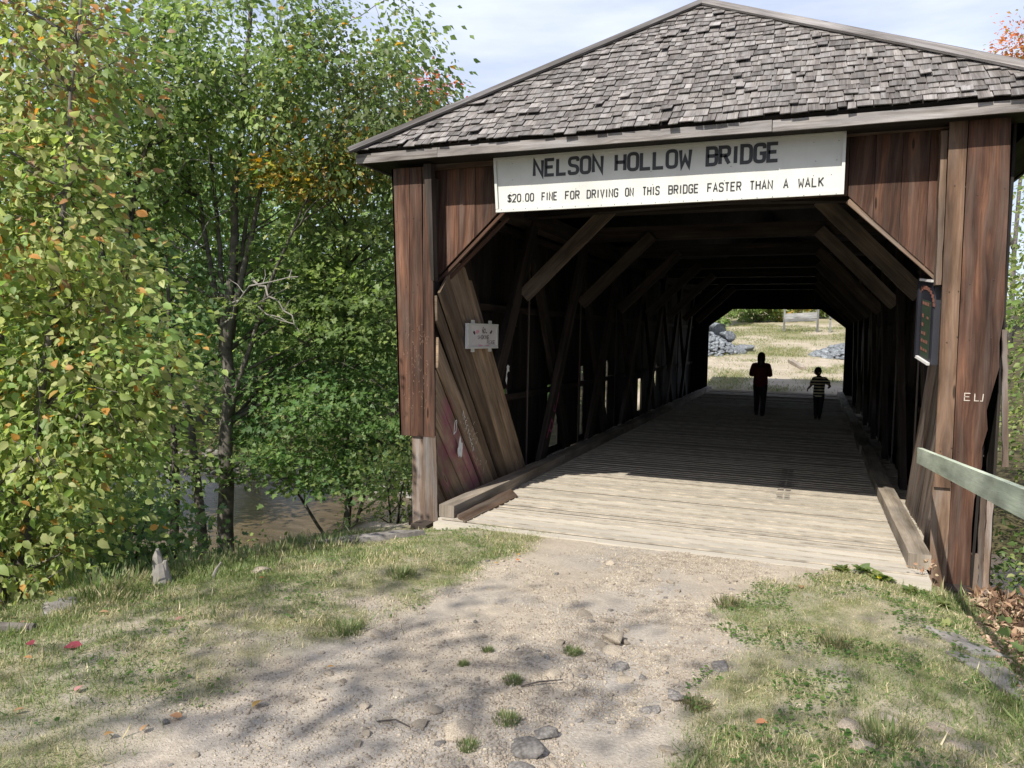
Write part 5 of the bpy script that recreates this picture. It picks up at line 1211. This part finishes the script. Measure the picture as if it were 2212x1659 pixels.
bush(4.0, 3.6, .9, 1.0, 2.0, 'green shrub on the river slope along the right wall', GREEN, 193, .075, 90, YG, .3, per=22)
bush(5.4, -.9, .9, .8, 1.9, 'tall bramble farther down the slope right of the rail', GREEN, 190, .075, 90, YG, .3, shape='oval', per=22)
bush(3.4, -1.2, .5, .45, .8, 'bright green bramble behind the dead ferns', YG*.85, 182, .07, 40, GREEN, .4, shape='oval', per=14)
bush(3.6, .3, .6, .6, 1.3, 'green bramble with reddish stems right of the corner post', GREEN, 183, .065, 55, YG, .4, shape='oval', per=14)
bush(4.4, 1.8, .9, .8, 2.4, 'dense green bush behind the lower corner boards on the right', GREEN, 185, .08, 110, YG, .4, shape='oval', per=24)
bush(5.6, 3.4, 1.2, 1.0, 3.2, 'broad yellow green bush on the right bank beyond the corner post', YG, 186, .09, 130, GREEN, .4, per=28)
bush(5.2, .6, .8, .8, 1.9, 'green leafy bush at the right edge behind the rail', GREEN, 187, .08, 80, YG, .5, shape='oval', per=22)
bush(4.3, -.6, .6, .6, 1.4, 'leafy bramble below the green rail', YG*.8, 184, .07, 55, GREEN, .4, shape='oval', per=16)

# fallen leaves on the ground
FL = [(-1.04, -4.27, .085, (.55, .34, .10), 'large yellow leaf lying on the path'), (-1.0, -3.83, .04, (.6, .32, .1), 'small orange leaf on the path above the yellow leaf'), (-1.37, -4.8, .05, (.52, .3, .12), 'tan orange leaf at the grass edge, left of a pair'), (-1.3, -4.73, .045, (.5, .3, .15), 'tan orange leaf at the grass edge, right of a pair'),
      (-1.81, -4.63, .055, (.55, .27, .25), 'pink leaf in the lower left grass'), (-2.26, -4.23, .09, (.28, .04, .06), 'long crimson leaf in the left grass'), (-2.51, -4.32, .07, (.22, .03, .05), 'curled dark red leaf in the left grass'), (-2.13, -3.73, .05, (.35, .2, .15), 'brownish pink leaf upright in the left grass'),
      (-2.3, -3.75, .06, (.42, .36, .26), 'pale curled leaf in the left grass'), (-2.63, -3.75, .06, (.45, .28, .16), 'tan leaf near the left bank edge'), (-2.63, -1.83, .05, (.7, .5, .05), 'bright yellow leaf at the top of the left grass'), (-2.31, -2.74, .04, (.5, .2, .08), 'orange leaf beside the pale round stone'),
      (-1.87, -4.88, .045, (.4, .22, .12), 'brown leaf at the lower left edge of the grass'), (-2.34, -4.45, .04, (.5, .25, .1), 'small orange leaf below the dark red leaf'), (-1.24, -4.56, .06, (.45, .24, .12), 'reddish stalked leaf at the grass edge above the path'), (-3.0, -4.0, .06, (.42, .2, .17), 'dusty pink leaf by the rotten wood'),
      (-.97, -1.17, .035, (.65, .3, .06), 'small orange leaf on the upper path, highest of three'), (-.9, -1.34, .04, (.6, .22, .07), 'red orange leaf on the upper path, right of three'), (-1.02, -1.48, .035, (.6, .32, .1), 'orange leaf on the upper path, left of three'), (1.26, -1.11, .08, (.42, .25, .13), 'curled brown leaf in the right grass near the deck'),
      (1.1, -3.53, .06, (.45, .2, .1), 'rusty leaf at the lower left of the right grass')]
for x, y, s_, c, lb in FL:
    z = gh1(x, y)+.018; a_ = random.uniform(0, 6.28)
    o = leaves('fallen_leaf', np.array([(x, y, z)]), np.array([(math.cos(a_), math.sin(a_), random.uniform(0, .35))]), np.array([(random.uniform(-.3, .3), random.uniform(-.5, 0), 1)]), np.array([s_]), np.array([c])*.72, 'oval', MAT['dryleaf'], base=(x, y, z)); tag(o, lb, 'fallen leaf')

# ------------------------------------------------------------------ far side: stone piles, boulders, boards
def pile(cx_, cy_, rx, ry, h, n, label, smin, smax):
    z0 = gh1(cx_, cy_)
    a_ = RS.uniform(0, 6.28, n); q = RS.rand(n)**.55; x = cx_+np.cos(a_)*q*rx; y = cy_+np.sin(a_)*q*ry
    prof = h*np.clip(1-q**1.3, 0, 1); P = np.stack([x, y, gh(x, y)+prof*.97], -1)
    me = gravel('crushed_stone_pile', n, lambda k: P, smin, smax)
    me2 = link_mesh('crushed_stone_pile', me, MAT['bluestone'], base=(cx_, cy_, z0)); return tag(me2, label, 'stone pile')
pile(-4.5, 33, 2.4, 1.9, 1.35, 1400, 'heap of blue grey crushed stone at the left beyond the bridge', .05, .11)
pile(3.7, 33, 2.6, 1.9, .75, 1400, 'low heap of blue grey crushed stone at the right beyond the bridge', .05, .11)
for i, (x, y, z, s_, lb) in enumerate(((-3.6, 34.2, 1.15, .75, 'topmost grey boulder on the left stone heap'), (-2.9, 33.6, .75, .6, 'round grey boulder on the right shoulder of the left heap'), (-2.15, 33.8, .12, .55, 'dark grey boulder at the right end of the left heap'), (-2.3, 32.6, .1, .42, 'pale boulder at the right foot of the left heap'), (-4.6, 34.2, 1.1, .7, 'grey boulder at the left top of the left heap'))):
    me = rockmesh('boulder', 300+i, flat=.7); me.materials.append(MAT['bluestone']); o = bpy.data.objects.new('boulder', me); COL.objects.link(o); o.location = (x, y, gh1(x, y)+z); o.scale = (s_,)*3; o.rotation_euler = (0, .1, i*1.3); tag(o, lb, 'boulder')
t = empty('blank_board_sign', (.45, 42, 2.3), 'large blank grey board on two posts beyond the bridge', 'sign board')
m = MB()
for k, z in enumerate((2.89, 3.06, 3.23)): m.board((-.42, 42, z), (-.42, 42, z+.165), (1.38, 42.05, z+.165+.1), (1.38, 42.05, z+.1), fr, .03, 6, .003)
m.build('board', MAT['far_grey'], t)
for x, h in ((-.46, 3.72), (1.43, 3.74)): m = MB(); m.beam((x, 42.06, 1.9), (x, 42.06, h), .12, .1, Xv, 4, .004); m.build('post', MAT['far_grey'], t)
m = MB(); m.beam((2.12, 42, 2.0), (2.12, 42, 3.35), .11, .1, Xv, 3, .003); m.beam((2.05, 41.9, 2.9+.3), (2.3, 41.9, 2.9+.3), .2, .02, Zv); o = m.build('fence_post', MAT['far_grey'], base=(2.12, 42, 2.3)); tag(o, 'weathered post standing right of the blank board', 'post')
m = MB(); z0 = gh1(.5, 29); m.beam((.92, 27.4, gh1(.92, 27.4)+.05), (.30, 29.8, gh1(.3, 29.8)+.09), .20, .14, Xv, 5, .005); o = m.build('timber_beam', MAT['kerb'], base=(.6, 28.6, z0)); tag(o, 'squared pale timber lying on the dirt beyond the far end of the bridge', 'timber')
n = 110000; x = RS.uniform(-7, 8, n); y = RS.uniform(21.5, 47, n); ng = fbm(x*.6, y*.9, 5, 4); keep = RS.rand(n) < np.clip((ng-.46)*3.0+sst((y-30)/8)*.4, .04, .9); x, y = x[keep], y[keep]; n = len(x)
ang = RS.uniform(0, 6.28, n); P = np.stack([x, y, gh(x, y)], -1)
tag(leaves('far_grass', P, np.stack([np.cos(ang), np.sin(ang), RS.uniform(.6, 2, n)], -1), RS.randn(n, 3), RS.uniform(.05, .16, n), pick(pal((.09, .14, .04), (.3, .26, .13), (.15, .19, .06)), n), 'blade', MAT['grass']), 'patchy grass on the sandy ground beyond the bridge', 'grass', kind='stuff')

# ------------------------------------------------------------------ people
def capsule(m, pts, radii, n=14, ell=None):
    """closed tapered limb; ell = (sx, sy) stretches world x and y"""
    pts = [Vector(p) for p in pts]; P = []; Rr = []
    d0 = (pts[1]-pts[0]).normalized(); d1 = (pts[-1]-pts[-2]).normalized()
    for k in (-.98, -.8, -.5): P.append(pts[0]+d0*radii[0]*k); Rr.append(radii[0]*math.sqrt(1-k*k))
    for p, r in zip(pts, radii): P.append(p); Rr.append(r)
    for k in (.5, .8, .98): P.append(pts[-1]+d1*radii[-1]*k); Rr.append(radii[-1]*math.sqrt(1-k*k))
    i0 = len(m.v); m.tube(P, Rr, n)
    if ell:
        for i in range(i0, len(m.v)):
            j = (i-i0)//n; c = P[min(j, len(P)-1)]; v = m.v[i]-c; m.v[i] = c+Vector((v.x*ell[0], v.y*ell[1], v.z*(ell[2] if len(ell) > 2 else 1)))
def remesh(o, vs, sm=3):
    r = o.modifiers.new('remesh', 'REMESH'); r.mode = 'VOXEL'; r.voxel_size = vs; r.use_smooth_shade = True
    s_ = o.modifiers.new('smooth', 'SMOOTH'); s_.iterations = sm; s_.factor = .5
def hand(m, w, d, palm_n, r=.009, L=.075):
    """palm from the wrist w along d, five bent fingers"""
    w = Vector(w); d = Vector(d).normalized(); n = Vector(palm_n); n = (n-d*n.dot(d)).normalized(); s_ = d.cross(n)
    for k in (-1, -.33, .33, 1): capsule(m, [w, w+d*L*.6+s_*k*r*1.6, w+d*L+s_*k*r*2.0], [r*1.4, r*1.35, r*1.25], 8)
    for k, l in ((-1, .8), (-.33, 1), (.33, .95), (1, .75)):
        b = w+d*L+s_*k*r*2.1; l *= L*.85
        capsule(m, [b, b+d*l*.5+n*l*.15+s_*k*.002, b+d*l*.85+n*l*.5], [r, r*.92, r*.75], 8)
    b = w+d*L*.35+s_*r*2.2; capsule(m, [b, b+(d*.6+s_*.7)*L*.45, b+(d*.95+s_*.55+n*.3)*L*.65], [r*1.2, r, r*.8], 8)
def adult():
    X0, Y0 = .10, 12.4; s_ = 1.0; root = empty('person', (X0, Y0, 0), 'adult in a dark red shirt and dark trousers walking away through the bridge', 'person')
    q = lambda x, y, z: (X0+x, Y0+y, z)
    m = MB()
    capsule(m, [q(0, .0, .80), q(0, 0, .92), q(0, 0, 1.06), q(0, -.01, 1.18), q(0, 0, 1.25)], [.135, .125, .12, .14, .085], 16, (1.12, .78))
    capsule(m, [q(-.13, 0, 1.235), q(.13, 0, 1.235)], [.05, .05]); capsule(m, [q(0, 0, 1.22), q(0, .01, 1.36)], [.055, .048])
    capsule(m, [q(0, .01, 1.39), q(0, .015, 1.44)], [.078, .085], 16, (.92, 1.08)); capsule(m, [q(0, .10, 1.40), q(0, .112, 1.385)], [.012, .014], 8)
    for sx in (-1, 1):
        capsule(m, [q(sx*.082, .02, 1.42), q(sx*.086, .02, 1.395)], [.014, .01], 8)
        capsule(m, [q(sx*.165, 0, 1.225), q(sx*.205, -.03, 1.10), q(sx*.225, -.02, .99)], [.05, .042, .035]); capsule(m, [q(sx*.225, -.02, .99), q(sx*.17, .12, 1.0), q(sx*.10, .22, 1.03)], [.036, .032, .023])
        hand(m, q(sx*.10, .22, 1.03), (-sx*.6, .7, .3), (-sx*.3, 0, 1))
        fy = .16 if sx < 0 else -.10
        capsule(m, [q(sx*.075, 0, .78), q(sx*.078, fy*.4+.03, .44), q(sx*.075, fy-.02, .09)], [.085, .055, .035]); capsule(m, [q(sx*.075, fy-.03, .045), q(sx*.085, fy+.14, .035)], [.035, .028])
    b = m.build('body', MAT['skin'], root); remesh(b, .009)
    m = MB(); capsule(m, [q(0, 0, .80), q(0, 0, .93), q(0, 0, 1.06), q(0, -.01, 1.18), q(0, 0, 1.26)], [.155, .145, .14, .155, .09], 18, (1.14, .82)); capsule(m, [q(-.14, 0, 1.235), q(.14, 0, 1.235)], [.062, .062])
    for sx in (-1, 1): capsule(m, [q(sx*.16, 0, 1.225), q(sx*.208, -.03, 1.10), q(sx*.228, -.02, 1.0), q(sx*.20, .06, .99)], [.068, .058, .05, .044])
    b = m.build('shirt', MAT['redshirt'], root); remesh(b, .012, 2)
    m = MB(); capsule(m, [q(0, 0, .74), q(0, 0, .85)], [.125, .13], 16, (1.12, .82))
    for sx in (-1, 1):
        fy = .16 if sx < 0 else -.10
        capsule(m, [q(sx*.078, 0, .74), q(sx*.08, fy*.4+.03, .44), q(sx*.078, fy-.02, .10)], [.098, .072, .055])
    b = m.build('trousers', MAT['darkcloth'], root); remesh(b, .012, 2)
    m = MB(); capsule(m, [q(0, -.0, 1.455), q(0, -.03, 1.38), q(0, -.055, 1.28), q(0, -.06, 1.22)], [.094, .094, .082, .06], 16, (1.0, .95)); b = m.build('hair', MAT['hair'], root); remesh(b, .012, 2)
    m = MB(); capsule(m, [q(0, .01, 1.46), q(0, .01, 1.475)], [.092, .085], 16); m.poly([q(-.07, .06, 1.45), q(.07, .06, 1.45), q(.05, .19, 1.435), q(-.05, .19, 1.435)], Zv, .008); m.build('cap', MAT['cap'], root)
    for sx in (-1, 1):
        fy = .16 if sx < 0 else -.10; m = MB(); capsule(m, [q(sx*.075, fy-.04, .045), q(sx*.085, fy+.15, .04)], [.047, .038], 12); m.build('shoe', MAT['shoe'], root)
def child():
    X0, Y0 = 1.43, 12.3; root = empty('person', (X0, Y0, 0), 'child in a cap and striped shirt walking beside the adult on the bridge', 'person')
    q = lambda x, y, z: (X0+x, Y0+y, z)
    m = MB()
    capsule(m, [q(0, 0, .58), q(.0, 0, .70), q(.01, .0, .84), q(.01, 0, .93), q(-.01, .01, .98)], [.095, .088, .09, .10, .06], 16, (1.1, .78)); capsule(m, [q(-.09, 0, .965), q(.11, 0, .965)], [.038, .038])
    capsule(m, [q(-.01, .01, .97), q(-.03, .03, 1.07)], [.042, .038]); capsule(m, [q(-.04, .03, 1.11), q(-.04, .03, 1.145)], [.074, .078], 16, (1.08, .96)); capsule(m, [q(-.118, .045, 1.095), q(-.13, .05, 1.085)], [.012, .012], 8)
    capsule(m, [q(-.01, .0, 1.11), q(-.01, -.03, 1.10)], [.012, .03], 8)
    capsule(m, [q(-.115, 0, .955), q(-.165, -.01, .84), q(-.175, .0, .80)], [.038, .031, .027]); capsule(m, [q(-.175, 0, .80), q(-.225, .03, .735), q(-.245, .06, .71)], [.028, .024, .018]); hand(m, q(-.245, .06, .71), (-.2, .5, -.6), (1, .3, 0), .008, .05)
    capsule(m, [q(.13, 0, .955), q(.20, -.02, .86), q(.235, -.02, .80)], [.038, .031, .027]); capsule(m, [q(.235, -.02, .80), q(.23, .09, .765), q(.22, .15, .755)], [.028, .024, .018]); hand(m, q(.22, .15, .755), (-.1, .9, -.1), (-1, 0, 0), .008, .05)
    capsule(m, [q(-.05, 0, .58), q(-.05, .09, .34), q(-.045, .04, .08)], [.068, .045, .03]); capsule(m, [q(-.045, .03, .04), q(-.05, .16, .035)], [.03, .024])
    capsule(m, [q(.055, 0, .58), q(.045, -.02, .34), q(.03, -.16, .12)], [.068, .045, .03]); capsule(m, [q(.03, -.17, .09), q(.03, -.09, .03)], [.03, .024])
    b = m.build('body', MAT['skin'], root); remesh(b, .008)
    m = MB(); capsule(m, [q(0, 0, .58), q(.0, 0, .70), q(.01, .0, .84), q(.01, 0, .93), q(-.01, .01, .985)], [.118, .112, .112, .115, .065], 18, (1.1, .82)); capsule(m, [q(-.10, 0, .962), q(.12, 0, .962)], [.05, .05])
    capsule(m, [q(-.11, 0, .955), q(-.165, -.01, .845)], [.055, .052]); capsule(m, [q(.125, 0, .955), q(.195, -.02, .865)], [.055, .052]); b = m.build('shirt', MAT['stripes'], root); remesh(b, .01, 2)
    m = MB(); capsule(m, [q(0, 0, .54), q(0, 0, .60)], [.10, .098], 16, (1.08, .82)); capsule(m, [q(-.05, 0, .56), q(-.05, .09, .34), q(-.045, .04, .10)], [.078, .06, .05]); capsule(m, [q(.055, 0, .56), q(.045, -.02, .34), q(.03, -.15, .14)], [.078, .06, .05])
    b = m.build('trousers', MAT['darkcloth'], root); remesh(b, .01, 2)
    m = MB(); capsule(m, [q(-.03, .02, 1.10), q(-.03, .02, 1.14)], [.07, .078], 14); b = m.build('hair', MAT['hair'], root); remesh(b, .01, 2)
    m = MB(); capsule(m, [q(-.035, .025, 1.155), q(-.035, .025, 1.165)], [.085, .078], 16); m.poly([q(-.10, -.03, 1.145), q(-.10, .09, 1.145), q(-.175, .08, 1.12), q(-.175, 0, 1.12)], Zv, .008); m.build('cap', MAT['cap'], root)
    m = MB(); capsule(m, [q(-.045, .02, .04), q(-.05, .17, .037)], [.04, .034], 12); m.build('shoe', MAT['shoe'], root)
    m = MB(); capsule(m, [q(.03, -.18, .09), q(.03, -.08, .036)], [.04, .034], 12); m.build('shoe', MAT['shoe'], root)
adult(); child()
